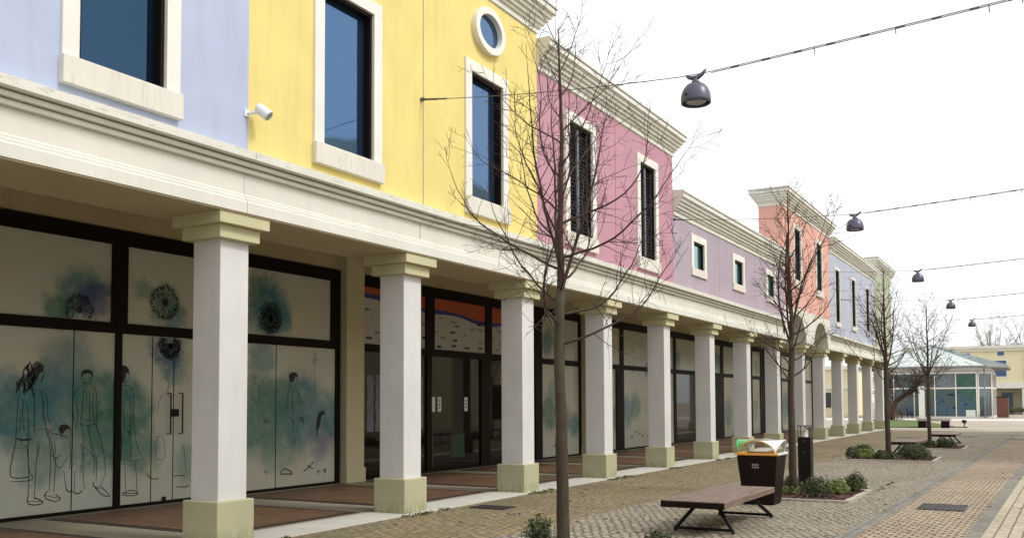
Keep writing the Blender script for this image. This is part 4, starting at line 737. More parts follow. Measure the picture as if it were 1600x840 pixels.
# cables across the street with bell lamps
cab = [  # Y, z at wall, lamp X, lamp hang z (cable), right end z
 (11.33, 6.07, -3.74, 5.70), (22.15, 6.10, -3.66, 5.80), (33.3, 6.15, -3.58, 5.86), (44.0, 6.15, -3.47, 5.88), (55.0, 6.15, -3.35, 5.86)]
cl = ['nearest span cable, anchored to the yellow wall, carrying the largest lamp', 'second span cable, carrying the lamp above the salmon building', 'third span cable, running right from the lamp beside the sage cornice', 'fourth span cable over the far trees', 'farthest span cable, shortest and faintest']
ll = ['largest and nearest bell lamp hanging on its cable against the sky', 'second bell lamp, to the right of the salmon building cornice', 'third bell lamp, just right of the sage building cornice', 'fourth bell lamp, above the far pavilion trees', 'smallest and farthest bell lamp, above the far yellow building']
lampproto = None
for i, (y, zw, lx, lz) in enumerate(cab):
    XR, zr = 12.0, 7.15
    xl = FX
    def zc(x):
        if x < lx: t = (x-xl)/(lx-xl); return zw+(lz-zw)*t - .05*4*t*(1-t)
        t = (x-lx)/(XR-lx); return lz+(zr-lz)*t*.72+ (zr-lz)*.28*t*t - .06*4*t*(1-t)
    c = thing('span_cable', (xl, y, zw), cl[i], 'cable', 'cables spanning the street')
    pts = [(xl+(XR-xl)*k/60, y, zc(xl+(XR-xl)*k/60)) for k in range(61)]
    MB().tube(pts, .0055, 6).build('wire', 'steel', c)
    fw = mb = MB(); x = lx+.5
    while x < XR:
        mb.tube([(x-.05, y, zc(x-.05)-.012), (x+.05, y, zc(x+.05)-.012)], .012, 6); 
        x += .38
    for xx in (lx+1.45, lx+2.35, lx+3.3, lx+3.62): mb.tube([(xx, y, zc(xx)), (xx+.004, y, zc(xx)-.075-.02*((xx*7)%1))], .006, 5)
    fw.tube([(lx+.35, y+.004, zc(lx+.35)-.016), (3, y, zc(3)-.022), (XR, y, zc(XR)-.016)] if False else [(lx+.2+(XR-lx-.2)*k/40, y, zc(lx+.2+(XR-lx-.2)*k/40)-.018) for k in range(41)], .006, 5).build('feed_wire', 'steel', c)
    mb = MB(); mb.tube([(xl, y, zw), (xl+.05, y, zw)], .03, 8).tube([(xl+.05, y, zc(xl+.05)), (xl+.3, y, zc(xl+.3))], .016, 8)
    mb.tube([(xl+.32, y, zc(xl+.32)), (xl+.45, y, zc(xl+.45))], .013, 8); mb.build('turnbuckle', 'steel', c)
    if lampproto is None:
        L = thing('bell_lamp', (lx, y, lz), ll[0], 'lamp', 'bell lamps on the span cables')
        h = -.41
        prof = [(.030, -.105), (.075, -.112), (.118, -.135), (.150, -.175), (.173, -.225), (.185, -.28), (.188, -.33), (.184, -.365), (.172, -.372), (.165, -.362), (.172, -.325), (.160, -.25), (.11, -.16), (.0, -.14)]
        MB().lathe([(r, z) for r, z in prof], (lx, y, lz), 36).build('shade', 'lamp', L, smooth=True)
        MB().lathe([(.0, -.345), (.08, -.357), (.12, -.353), (.135, -.34), (.13, -.325), (.0, -.32)], (lx, y, lz), 30).build('lens', 'lampglass', L, smooth=True)
        MB().lathe([(.045, -.035), (.032, -.06), (.05, -.085), (.06, -.117), (.02, -.12)], (lx, y, lz), 20).build('neck', 'lamp', L, smooth=True)
        pts = [(lx-.125, y, lz+.012), (lx-.09, y, lz-.02), (lx-.03, y, lz-.038), (lx+.03, y, lz-.034), (lx+.09, y, lz), (lx+.135, y, lz+.05)]
        MB().tube(pts, [.012, .024, .030, .030, .024, .014], 10).build('clamp_wing', 'lamp', L, smooth=True)
        MB().box(lx-.085, lx-.045, y-.178, y-.150, lz-.30, lz-.275).build('latch', 'black_metal', L)
        lampproto = L
    else:
        L = copy_tree(lampproto); L.location = (lx, y, lz); L['label'] = ll[i]

# ------------------------------------------------------------------ trees (bare)
def rvec(r): return Vector((r.gauss(0, 1), r.gauss(0, 1), r.gauss(0, 1))).normalized()
def limb(mb, p, d, L, r0, depth, r, sides, up=.10, wob=.16, tip=.0022, nsub=None, buds=True):
    seg = max(3, int(L/.10)) if depth < 2 else max(2, int(L/.08))
    seg = min(seg, 16); st = L/seg; pts = [Vector(p)]; rad = [r0]; d = d.normalized(); dirs = [d]
    for i in range(seg):
        d = (d + rvec(r)*wob + Vector((0, 0, up))).normalized(); pts.append(pts[-1]+d*st); dirs.append(d)
        rad.append(max(tip, r0*(1-(i+1)/seg)**.8))
    mb.tube(pts, rad, sides, cap=False)
    if depth >= 3: return
    n = nsub if nsub is not None else (max(3, int(L/.125)) if depth == 1 else max(1, int(L/.13)))
    for k in range(n):
        t = r.uniform(.18, .97); i = min(seg-1, int(t*seg)); q = pts[i].lerp(pts[i+1], t*seg-i)
        side = rvec(r); side = (side-dirs[i]*side.dot(dirs[i])).normalized()
        nd = (dirs[i]*r.uniform(.5, .95)+side*r.uniform(.6, 1.0)).normalized()
        cl = L*(1-t*.55)*(r.uniform(.22, .5) if depth == 1 else r.uniform(.2, .5))
        cl = max(.06, min(cl, .8 if depth == 1 else .32))
        limb(mb, q, nd, cl, max(tip, rad[i]*(.45 if depth == 1 else .55)), depth+1, r, 4 if depth == 1 else 3, up*.7, wob*1.35, tip)

def street_tree(x, y, H, seed, label, r0=.085, fork=2.7, low=2.25, nprim=26, spread=1.0, lean=0.0, tip=.0024, upz=.10, kids=None, fork_limbs=((-.05, .35), (.25, -.2)), thin=1.0):
    r = random.Random(seed)
    T = thing('bare_tree', (x, y, 0), label, 'tree', 'bare street trees along the paving')
    n = 24; path = []; rad = []
    ox, oy = 0.0, 0.0
    for i in range(n+1):
        t = i/n; z = t*H*.97
        ox += r.uniform(-.012, .012)+lean/n; oy += r.uniform(-.012, .012)
        path.append(Vector((x+ox, y+oy, z)))
        rr = r0*(1-.25*min(1, z/fork)) if z < fork else r0*.62*(1-(z-fork)/(H-fork))**.85
        if i == 0: rr = r0*1.25
        rad.append(max(.004, rr*r.uniform(.96, 1.04)))
    k = int(n*fork/H)+1
    MB().tube(path[:k+1], rad[:k+1], 14).build('trunk', 'bark', T, smooth=True)
    cr_ = MB(); cr_.tube(path[k:], rad[k:], 9, cap=False)
    def at(z):
        t = min(.999, z/(H*.97))*n; i = int(t); return path[i].lerp(path[i+1], t-i), rad[i]
    ga = r.uniform(0, 6.28)
    for j in range(nprim):
        t = j/(nprim-1); z = low + (H*.93-low)*t**1.05
        q, rr = at(z); ga += 2.399+r.uniform(-.4, .4)
        el = radians(6+42*t+r.uniform(-10, 16)); L = (1.35-.85*t)*spread*r.uniform(.75, 1.15)
        d = Vector((cos(ga)*cos(el), sin(ga)*cos(el), sin(el)))
        limb(cr_, q, d, L, max(.006, min(rr*.5, .020)*thin), 1, r, 6, upz, .19, tip)
    for (ax_, ay_) in fork_limbs:      # strong upright co-leaders
        q, rr = at(fork*r.uniform(.97, 1.12)); d = Vector((ax_*1.3, ay_*1.3, 1)).normalized()
        limb(cr_, q, d, (H-fork)*r.uniform(.72, .9), rr*.42, 1, r, 7, .04, .11, tip, nsub=15)
    cr_.build('crown', 'twig', T, smooth=True)
    return T
street_tree(-4.40, 8.85, 5.75, 11, 'nearest bare tree, its trunk crossing the whole picture in front of the pink building', r0=.069, fork=2.75, low=2.2, nprim=27, spread=1.72, tip=.0022, upz=.085, fork_limbs=((-.12, .02), (.24, .12), (.06, -.3)), thin=.72)
street_tree(-3.95, 17.0, 5.55, 5, 'second bare tree, dense and upright, beside the litter bin and bollard', r0=.069, fork=2.6, low=1.95, nprim=34, spread=1.0, tip=.0030, fork_limbs=((-.10, .08), (.12, .05), (.05, -.12), (-.18, .15), (.2, .1)), thin=.8)
street_tree(-3.97, 28.7, 5.6, 23, 'third bare tree standing in the long shrub bed', r0=.080, fork=2.5, low=2.2, nprim=30, spread=1.25, tip=.0036, fork_limbs=((-.2, .1), (.25, .05), (.05, -.2), (-.1, .2)), thin=.85)
street_tree(-3.60, 35.7, 5.35, 37, 'fourth bare tree, in front of the pavilion', r0=.070, fork=2.3, low=2.1, nprim=30, spread=1.25, tip=.0038, fork_limbs=((-.25, .1), (.25, .05), (.3, -.2), (-.3, -.1)), thin=.85)

def far_tree(x, y, H, seed, label, spread=1.0, mat='fartwig_glare', name='bare_tree'):
    r = random.Random(seed); T = thing(name, (x, y, 0), label, 'tree')
    tr = [Vector((x+r.uniform(-.1, .1)*i, y, H*.5*i/6)) for i in range(7)]
    MB().tube(tr, [H*.022*(1-.1*i) for i in range(7)], 8).build('trunk', mat, T, smooth=True)
    c = MB()
    for j in range(30):
        t = r.uniform(.35, 1); q = tr[int(t*5.99)]; a = r.uniform(0, 6.28); el = radians(r.uniform(35, 80))
        d = Vector((cos(a)*cos(el), sin(a)*cos(el), sin(el)))
        limb(c, q, d, H*r.uniform(.3, .52)*spread, H*.006, 1, r, 4, .06, .12, .011, nsub=16)
    c.build('crown', mat, T)
    return T
far_tree(-6.3, 150, 16, 3, 'tall bare tree showing above the far yellow building, left one of two')
far_tree(-1.5, 152, 18, 9, 'tall bare tree showing above the far yellow building, right one of two')

# the gnarled tree on the lawn
r = random.Random(14); G = thing('gnarled_tree', (-11.2, 84, 0), 'low gnarled leaning bare tree on the lawn before the pavilion', 'tree')
MB().tube([(-11.6, 84, 0), (-11.3, 84, .9), (-10.9, 84, 1.6), (-10.2, 84, 2.1), (-9.3, 84, 2.9), (-8.4, 84, 3.6)], [.42, .30, .2, .17, .13, .06], 10).tube([(-11.3, 84, .9), (-11.7, 84, 1.9), (-12.0, 84, 2.9), (-12.6, 84, 3.8)], [.22, .17, .13, .06], 8).build('trunk', 'twig', G, smooth=True)
c = MB()
for q, n in ((Vector((-12.0, 84, 2.9)), 11), (Vector((-10.2, 84, 2.1)), 9), (Vector((-9.2, 84, 3.0)), 8), (Vector((-11.7, 84, 1.9)), 9)):
    for j in range(n):
        a = r.uniform(0, 6.28); el = radians(r.uniform(-5, 75)); limb(c, q, Vector((cos(a)*cos(el), sin(a)*cos(el), sin(el))), r.uniform(1.3, 2.6), .045, 1, r, 4, .04, .24, .012, nsub=18)
c.build('crown', 'twig', G)

# ------------------------------------------------------------------ shrubs and beds
def leaf_blob(mb, c, rx, ry, rz, n, r, size=.035, shell=.55):
    for i in range(n):
        d = rvec(r); d.z = abs(d.z)*1.0-.15*r.random(); q = r.uniform(shell, 1.0)
        bump_ = 1+.22*mnoise.noise(d*2.3+Vector(c))
        p = Vector((c[0]+d.x*rx*q*bump_, c[1]+d.y*ry*q*bump_, max(.01, c[2]+d.z*rz*q*bump_)))
        nrm = (d+rvec(r)*.8).normalized(); t = nrm.orthogonal().normalized(); b = nrm.cross(t)
        a = r.uniform(0, 6.28); t, b = t*cos(a)+b*sin(a), b*cos(a)-t*sin(a)
        s = size*r.uniform(.6, 1.3)
        mb.poly([p-t*s, p-b*s*.42+t*s*.1, p+t*s, p+b*s*.42+t*s*.1])
def shrub(x, y, rx, ry, h, seed, label, mat='leafdark', n=2200, size=.022, group='clipped shrubs in the planting beds'):
    r = random.Random(seed); T = thing('shrub', (x, y, 0), label, 'shrub', group)
    mb = MB()
    for k in range(5):
        leaf_blob(mb, (x+r.uniform(-.35, .35)*rx, y+r.uniform(-.35, .35)*ry, h*.25), rx*r.uniform(.6, .75), ry*r.uniform(.6, .75), h*r.uniform(.62, .78), n//5, r, size, .5)
    mb.build('foliage', mat, T)
    st = MB()
    for k in range(7):
        a = r.uniform(0, 6.28); st.tube([(x, y, 0), (x+cos(a)*rx*.3, y+sin(a)*ry*.3, h*.4), (x+cos(a)*rx*.55, y+sin(a)*ry*.55, h*.75)], [.012, .008, .004], 4)
    st.build('stem', 'twig', T)
    return T
def bed(x0, x1, y0, y1, label):
    T = thing('planting_bed', ((x0+x1)/2, (y0+y1)/2, 0), label, 'planting bed', 'kerbed planting beds round the trees')
    k = .09; mb = MB()
    r = random.Random(int(y0*10))
    def run(ax, a, b, c0, c1):
        p = a
        while p < b-.05:
            q = min(b, p+r.uniform(.35, .6)); hgt = .035+r.uniform(-.006, .006)
            if ax == 'x': mb.box(p+.004, q-.004, c0, c1, -.05, hgt)
            else: mb.box(c0, c1, p+.004, q-.004, -.05, hgt)
            p = q
    run('x', x0, x1, y0, y0+k); run('x', x0, x1, y1-k, y1); run('y', y0+k, y1-k, x0, x0+k); run('y', y0+k, y1-k, x1-k, x1)
    mb.build('kerb', 'kerbstone', T)
    g = MB(); n = 16
    V = [[(x0+k+(x1-x0-2*k)*i/n, y0+k+(y1-y0-2*k)*j/n, .012+.03*r.random()*(1 if 0 < i < n and 0 < j < n else 0)) for i in range(n+1)] for j in range(n+1)]
    for j in range(n):
        for i in range(n): g.poly([V[j][i], V[j][i+1], V[j+1][i+1], V[j+1][i]])
    for i in range(500):
        px, py = r.uniform(x0+k, x1-k), r.uniform(y0+k, y1-k); a = r.uniform(0, 6.28); s = r.uniform(.015, .045)
        g.poly([(px-cos(a)*s, py-sin(a)*s, .03+r.random()*.02), (px+sin(a)*s*.4, py-cos(a)*s*.4, .03+r.random()*.03), (px+cos(a)*s, py+sin(a)*s, .03+r.random()*.02), (px-sin(a)*s*.4, py+cos(a)*s*.4, .035)])
    g.build('mulch', 'mulch', T)
    lt = MB()
    for i in range(160):
        px, py = r.uniform(x0+k, x1-k), r.uniform(y0+k, y1-k); a = r.uniform(0, 6.28); s = r.uniform(.02, .04)
        lt.poly([(px-cos(a)*s, py-sin(a)*s, .05), (px+sin(a)*s*.5, py-cos(a)*s*.5, .065), (px+cos(a)*s, py+sin(a)*s, .05), (px-sin(a)*s*.5, py+cos(a)*s*.5, .07)])
    o = lt.build('leaf_litter', 'litter', T); o['kind'] = 'stuff'
    return T
bed(-5.4, -3.0, 6.4, 9.75, 'planting bed at the bottom edge round the nearest tree')
bed(-5.0, -2.76, 15.62, 17.85, 'planting bed behind the litter bin with reddish bark mulch')
bed(-4.95, -2.62, 27.0, 29.3, 'planting bed round the third tree, full of low shrubs')
bed(-4.4, -2.42, 34.3, 36.6, 'farthest planting bed, round the fourth tree')
shrub(-4.85, 9.2, .24, .24, .44, 1, 'shrub poking up at the bottom edge left of the nearest trunk', n=900, size=.022)
shrub(-3.55, 9.3, .24, .20, .31, 2, 'shrub tip at the bottom edge right of the nearest trunk, below the bench', n=900, size=.022)
shrub(-3.42, 16.25, .34, .34, .40, 3, 'dark rounded shrub, largest in the bed behind the bin')
shrub(-3.18, 16.95, .28, .30, .30, 4, 'lime green tinged shrub in the middle of the bed behind the bin', 'leaflime')
shrub(-3.02, 17.45, .26, .30, .38, 5, 'dark shrub at the right corner of the bed behind the bin')
shrub(-3.85, 16.5, .36, .32, .20, 6, 'sparse low shrub beside the second tree trunk', 'weed', n=600)
shrub(-4.05, 17.4, .26, .26, .30, 7, 'small shrub in front of the black bollard', n=900)
shrub(-4.72, 27.5, .26, .35, .40, 8, 'dark shrub at the left end of the second bed', size=.03)
shrub(-4.38, 27.6, .30, .35, .34, 9, 'yellow green shrub in the second bed', 'leaflime', size=.03)
shrub(-4.65, 28.7, .32, .35, .42, 10, 'taller dark shrub left of the third trunk', size=.03)
shrub(-3.90, 27.5, .32, .32, .32, 11, 'mid green shrub right at the third trunk', size=.03)
shrub(-3.12, 27.6, .42, .40, .44, 12, 'broad dark shrub at the right end of the second bed', size=.03, n=3000)
shrub(-3.35, 28.7, .42, .45, .50, 13, 'dark shrub behind the broad one in the second bed', size=.03)
shrub(-2.95, 35.0, .40, .40, .42, 14, 'dark shrub at the right of the farthest bed', size=.036)
shrub(-3.55, 35.0, .36, .36, .30, 15, 'low shrub at the left of the farthest bed', size=.036)

# weeds along the kerb
r = random.Random(77); mb = MB()
def tuft(x, y, n, rad_, h):
    for i in range(n):
        a = r.uniform(0, 6.28); q = r.uniform(0, rad_); px, py = x+cos(a)*q, y+sin(a)*q*1.3; hh = h*r.uniform(.4, 1.1); b = r.uniform(0, 6.28); lean = Vector((r.gauss(0, .4), r.gauss(0, .4), 1))*hh
        mb.poly([(px-cos(b)*.006, py-sin(b)*.006, 0), (px+cos(b)*.006, py+sin(b)*.006, 0), (px+lean.x, py+lean.y, lean.z)])
        if r.random() < .4:
            s = .012; mb.poly([(px+lean.x*.6-s, py+lean.y*.6, hh*.6), (px+lean.x*.6, py+lean.y*.6-s, hh*.6+s), (px+lean.x*.6+s, py+lean.y*.6, hh*.6), (px+lean.x*.6, py+lean.y*.6+s, hh*.6-s)])
for t in TC[6:14]:
    for k in range(10): tuft(-7.97+r.uniform(-.02, .16), t+r.uniform(-.25, .9), 14, .07, .035)
tuft(-4.62, 15.0, 260, .26, .20); tuft(-7.88, 18.9, 60, .2, .06); tuft(-7.85, 14.9, 80, .25, .05); tuft(-7.85, 11.3, 80, .25, .05)
for k in range(30): tuft(r.uniform(-7.9, -6.6), r.uniform(9, 34), 6, .05, .015)
tuft(-4.98, 15.9, 300, .22, .16); tuft(-4.7, 15.75, 200, .14, .14)
for k in range(8): tuft(-2.72+r.uniform(-.05, .08), r.uniform(17.5, 20), 9, .06, .045)
tag(mb.build('weeds', 'weed'), 'small weeds and moss tufts growing in the paving joints', 'weeds', kind='stuff')
mb = MB()
for i in range(190):
    y = 10+32*r.random()**1.6; x = r.uniform(-6.5, .6)
    a = r.uniform(0, 6.28); s = r.uniform(.02, .045)
    mb.poly([(x-cos(a)*s, y-sin(a)*s, .004), (x+sin(a)*s*.5, y-cos(a)*s*.5, .018), (x+cos(a)*s, y+sin(a)*s, .006), (x-sin(a)*s*.5, y+cos(a)*s*.5, .016)])
tag(mb.build('fallen_leaves', 'deadleaf'), 'dry brown leaves scattered over the paving', 'leaves', kind='stuff')

# ------------------------------------------------------------------ bench (origin = centre on the ground, long axis Y)
def make_bench(x, y, label):
    T = thing('park_bench', (x, y, 0), label, 'bench', 'low backless benches along the street')
    hx, hy, zt = .40, 1.17, .415
    top = MB(); n = 7; w = 2*hx/n
    for i in range(n): top.box(x-hx+i*w+.003, x-hx+(i+1)*w-.003, y-hy, y+hy, zt-.045, zt)
    top.box(x-hx, x-hx+.03, y-hy-.001, y+hy+.001, zt-.075, zt-.004).box(x+hx-.03, x+hx, y-hy-.001, y+hy+.001, zt-.075, zt-.004)
    top.build('seat', 'wood', T, bevel=.006)
    for e0 in (y-hy-.012, y+hy-.02): MB().box(x-hx+.005, x+hx-.005, e0, e0+.032, zt-.085, zt-.012).build('end_rail', 'bin', T, bevel=.004)
    MB().box(x-.17, x+.17, y-hy+.25, y+hy-.12, zt-.10, zt-.047).build('underframe', 'black_metal', T)
    for s in (-1, 1):
        yt, yf = y+s*.70+.1, y+s*.92+.18
        for q in (-1, 1):
            MB().tube([(x+q*.12, yt, zt-.08), (x+q*.36, yf, .035), (x+q*.37, yf, .0)], .024, 10).build('leg', 'black_metal', T)
        MB().tube([(x-.36, yf, .035), (x+.36, yf, .035)], .019, 8).build('foot_bar', 'black_metal', T)
    return T
bp_ = make_bench(-3.74, 12.15, 'nearest low wooden bench on splayed black legs, in front of the litter bin')
b2_ = copy_tree(bp_); b2_.location = (-3.70, 30.9, 0); b2_['label'] = 'second low bench, behind the third tree and its shrubs'
b3_ = copy_tree(bp_); b3_.location = (-3.25, 38.1, 0); b3_['label'] = 'third low bench, beyond the fourth tree'

# ------------------------------------------------------------------ litter bin
def litter_bin(x, y):
    T = thing('litter_bin', (x, y, 0), 'dark brown litter bin with orange rim and green, yellow and white arched hoods', 'litter bin')
    MB().taper(x, y, .0, .76, .235, .235, .315, .31).build('body', 'bin', T, bevel=.012)
    w, d = .335, .33; z = .765
    MB().box(x-w, x+w, y-d, y-d+.05, z, z+.035).box(x-w, x-w+.05, y-d+.051, y+d, z, z+.035).box(x-w+.051, x+w-.051, y+d-.05, y+d, z, z+.035).build('rim', 'bin_orange', T, bevel=.006)
    MB().box(x+w-.05, x+w+.002, y-d+.051, y+d+.001, z, z+.037).build('rim', 'bin_white', T, bevel=.006, label='pale rim strip on the right side of the bin')
    MB().box(x-w+.06, x+w-.06, y-d+.06, y+d-.06, z-.02, z+.02).build('inner_lid', 'black_metal', T)
    def sheet3(f, mat, nm='hood', nu=18, nv=8, th=.006):
        P = [[Vector(f(i/nu, j/nv)) for j in range(nv+1)] for i in range(nu+1)]; mb = MB()
        for i in range(nu):
            for j in range(nv): mb.poly([P[i][j], P[i+1][j], P[i+1][j+1], P[i][j+1]])
        o = mb.build(nm, mat, T); bm = bmesh.new(); bm.from_mesh(o.data); bmesh.ops.remove_doubles(bm, verts=bm.verts, dist=1e-5); bm.to_mesh(o.data); bm.free()
        md = o.modifiers.new('solid', 'SOLIDIFY'); md.thickness = th; md.offset = 0
        for p in o.data.polygons: p.use_smooth = True
        return o
    # hood: four shells like a groin vault turned inside out, each rising from a corner foot
    # to the crowns of the two arches beside it
    zb = z+.035; H = .195
    for (sx, sy), m in {(-1, -1): 'bin_green', (1, -1): 'bin_white', (-1, 1): 'bin_white', (1, 1): 'bin_white'}.items():
        def f(u, v, sx=sx, sy=sy):
            t = u*pi/2; e = .82+.26*sin(t)
            A = Vector((w*.82*cos(t), d*e, H*sin(t))); B_ = Vector((w*e, d*.82*cos(t), H*sin(t)))
            p = A.lerp(B_, v); k_ = -.05*sin(v*pi)*sin(t)
            p += Vector((w*k_, d*k_, 0))
            return (x+sx*p.x, y+sy*p.y, zb+p.z)
        sheet3(f, m, nu=20, nv=10)
    for (axis, s, m) in (('x', -1, 'bin_yellow'), ('x', 1, 'bin_white'), ('y', 1, 'bin_white'), ('y', -1, 'bin_green')):
        pts = []
        for k in range(21):
            t = pi*k/20; e = .825+.26*sin(t); hz = H*sin(t)
            if axis == 'x': pts.append((x-w*.82*cos(t), y+s*d*e, zb+hz))
            else: pts.append((x+s*w*e, y-d*.82*cos(t), zb+hz))
        MB().tube(pts, .010, 8).build('opening_arch', m, T)
    # small pale emblem with two rows of characters
    yf = y-.235-.075*(.60/.76)-.005; mk_ = MB(); r = random.Random(2)
    for row, zz in ((0, .605), (1, .565)):
        for q in range(4):
            xx = x-.075+q*.028; s = Vector((0, 0, 0))
            yo = y-.2355-.075*zz/.76-.003
            mk_.box(xx, xx+.006, yo-.002, yo+.001, zz, zz+.028); mk_.box(xx+.006, xx+.018, yo-.002, yo+.001, zz+(.022 if (q+row) % 2 else .0), zz+(.028 if (q+row) % 2 else .006)); mk_.box(xx+.013, xx+.019, yo-.002, yo+.001, zz+(.0 if q % 2 else .01), zz+.026)
    mk_.build('emblem', 'mark', T)
    return T
litter_bin(-3.97, 15.05)

# ------------------------------------------------------------------ bollard light
def bollard(x, y):
    T = thing('bollard_light', (x, y, 0), 'black square bollard light with open framed head beside the second tree', 'bollard')
    w = .118; MB().box(x-w, x+w, y-w, y+w, 0, .93).build('post', 'black_metal', T, bevel=.004)
    h = MB()
    for sx in (-1, 1):
        for sy in (-1, 1): h.box(x+sx*(w-.008)-.007, x+sx*(w-.008)+.007, y+sy*(w-.008)-.007, y+sy*(w-.008)+.007, .931, 1.13)
    h.box(x-w, x+w, y-w, y+w, 1.1305, 1.15); h.build('head_frame', 'steel', T)
    MB().lathe([(.055, .931), (.05, .97), (.03, .975), (.03, 1.06), (.02, 1.10), (.018, 1.13)], (x, y, 0), 16).build('lamp_core', 'white_metal', T)
    MB().box(x-.012, x+.012, y-w-.004, y-w, .84, .875).box(x-.02, x+.02, y-w-.004, y-w, .645, .66).build('plate', 'steel', T)
bollard(-4.02, 18.4)

# ------------------------------------------------------------------ drains, covers
def grate(name, x0, x1, y0, y1, label, n=12):
    T = thing(name, ((x0+x1)/2, (y0+y1)/2, 0), label, 'drain')
    MB().box(x0, x1, y0, y1, -.02, .003).build('pit', 'darkframe', T)
    mb = MB(); mb.box(x0, x1, y0, y0+.03, .0, .010).box(x0, x1, y1-.03, y1, .0, .010)
    for i in range(n+1):
        xx = x0+(x1-x0-.025)*i/n; mb.box(xx, xx+.025, y0+.031, y1-.031, .0, .009)
    mb.build('grating', 'castiron', T)
grate('drain_grate', -1.74, -1.10, 15.25, 16.1, 'rectangular iron drain grate in the tan cobbles')
grate('drain_grate', -7.75, -7.15, 12.35, 12.75, 'small dark drain cover in the mossy path by the third column', 8)
def cover(x, y, rr, label):
    tag(MB().lathe([(rr, -.01), (rr, .006), (rr*.9, .010), (0.0, .011)], (x, y, 0), 28).build('manhole_cover', 'castiron'), label, 'manhole cover', 'round iron covers in the far paving')
cover(-3.1, 47.2, .42, 'round iron cover in the paving beyond the third bench')
cover(-1.2, 44.6, .42, 'round iron cover at the right edge of the far paving')
cover(-5.4, 45.0, .45, 'round iron cover left of the third bench, near the columns')

# ------------------------------------------------------------------ plaza things
T = thing('stone_bench', (-5.9, 61.4, 0), 'long dark bench on two block feet by the lawn', 'bench')
MB().box(-6.85, -5.0, 61.1, 61.8, .42, .56).build('seat', 'granite', T, bevel=.01)
for q in (-6.55, -5.3): MB().box(q-.22, q+.22, 61.15, 61.7, .0, .42).build('leg', 'bin', T)
mb = MB().prism([(-8.5, 60.6), (-6.4, 61.9), (-5.0, 64.0), (-7.2, 74), (-9.2, 82.7), (-13.4, 87), (-12.0, 82)], -.02, .05)
tag(mb.build('lawn', 'lawn'), 'bright green lawn patch before the pavilion', 'lawn', kind='stuff')
T = thing('ground_spotlight', (-4.4, 63, 0), 'tiny dark ground spotlight on the pale plaza', 'spotlight')
MB().tube([(-4.4, 63, 0), (-4.4, 63, .3)], .03, 8).build('stake', 'black_metal', T); MB().tube([(-4.5, 63, .38), (-4.3, 62.95, .34)], [.09, .11], 12).build('head', 'black_metal', T)
MB().box(-5.2, -4.2, 62.6, 62.9, 0, .06).build('base_slab', 'bandgrey', T)

# pavilion
PV = thing('glass_pavilion', (-9.7, 102, 0), 'glazed pavilion with pale green hipped roof across the plaza', 'pavilion')
fp = [(-14.6, 97.0), (-5.6, 97.0), (-4.5, 98.4), (-4.5, 106), (-14.6, 107)]
ev = [(-15.8, 95.8), (-4.75, 95.8), (-3.1, 98.2), (-3.1, 107.5), (-15.8, 108.2)]
ap = Vector((-9.9, 101.5, 7.05)); ze = 4.82
mb = MB(); n = len(ev)
for i in range(n):
    a, b = ev[i], ev[(i+1) % n]; mb.poly([(a[0], a[1], ze), (b[0], b[1], ze), ap])
rf = mb.build('roof', 'roofteal', PV)
mb = MB()
for i in range(n):
    a, b = ev[i], ev[(i+1) % n]; A = Vector((a[0], a[1], ze)); Bv = Vector((b[0], b[1], ze))
    mb.tube([A+Vector((0, 0, .03)), ap+Vector((0, 0, .04))], .06, 6)
    m = 10
    for k in range(1, m):
        s = A.lerp(Bv, k/m); t = min(1, 1.9*min(k/m, 1-k/m)); mb.tube([s+Vector((0, 0, .02)), s.lerp(ap, .95*t)+Vector((0, 0, .03))], .022, 4)
mb.build('roof_seam', 'seam', rf)
mb = MB(); mb.prism(ev, ze-.18, ze-.01); mb.build('eave', 'flash', PV)
mb = MB(); mb.prism([(x*.995-.05, y+.06) for x, y in fp], 4.30, ze-.185); mb.build('head_beam', 'offwhite', PV)
fr, gl = MB(), MB()
def wallrun(A, Bv, cols):
    A, Bv = Vector((*A, 0)), Vector((*Bv, 0)); d = (Bv-A).normalized(); nn = Vector((d.y, -d.x, 0)); L = (Bv-A).length
    def bx(s0, s1, z0, z1, th, mbx, off=0):
        P = [A+d*s0-nn*(th/2)+nn*off, A+d*s1-nn*(th/2)+nn*off, A+d*s1+nn*(th/2)+nn*off, A+d*s0+nn*(th/2)+nn*off]
        mbx.prism([(p.x, p.y) for p in P], z0, z1)
    for k in range(cols+1):
        s = L*k/cols; w = .22 if k in (0, cols) else .09; bx(max(0, s-w/2), min(L, s+w/2), 0, 4.3, .18, fr)
    bx(0, L, 2.72, 2.86, .14, fr); bx(0, L, 0, .16, .15, fr); bx(0, L, 4.12, 4.298, .15, fr)
    bx(0, L, .16, 4.12, .02, gl)
wallrun(fp[0], fp[1], 5); wallrun(fp[1], fp[2], 1); wallrun(fp[2], fp[3], 4)
fr.build('frame', 'offwhite', PV); gl.build('glazing', 'pavglass', PV)
mb = MB(); mb.box(-7.25, -5.75, 96.96, 96.975, .2, 4.05); mb.build('window_film', 'tealglass', PV)
mb = MB(); r = random.Random(6)
for i in range(30):
    y0 = r.uniform(-9.0, -5.9); z0 = r.uniform(.7, 2.3); w0 = r.uniform(.1, .35); h0 = r.uniform(.05, .16)
    mb.poly([(y0+w0*cos(u*pi/4+.3), 96.95, z0+h0*sin(u*pi/4)*(1+.3*sin(u*2))) for u in range(8)])
mb.build('window_print', 'dullblue', PV)
MB().box(-6.6, -5.8, 96.90, 96.93, .1, .75).build('notice_board', 'paper', PV)
MB().box(-10.55, -10.05, 96.3, 96.8, 0, 3.0).build('pillar', 'offwhite', PV)
MB().tube([(-5.0, 96.9, 0), (-5.0, 96.9, 4.7)], .06, 8).build('downpipe', 'flash', PV)
MB().box(-14.4, -4.7, 99.5, 99.6, .05, 4.2).build('interior_screen', 'taupe', PV)
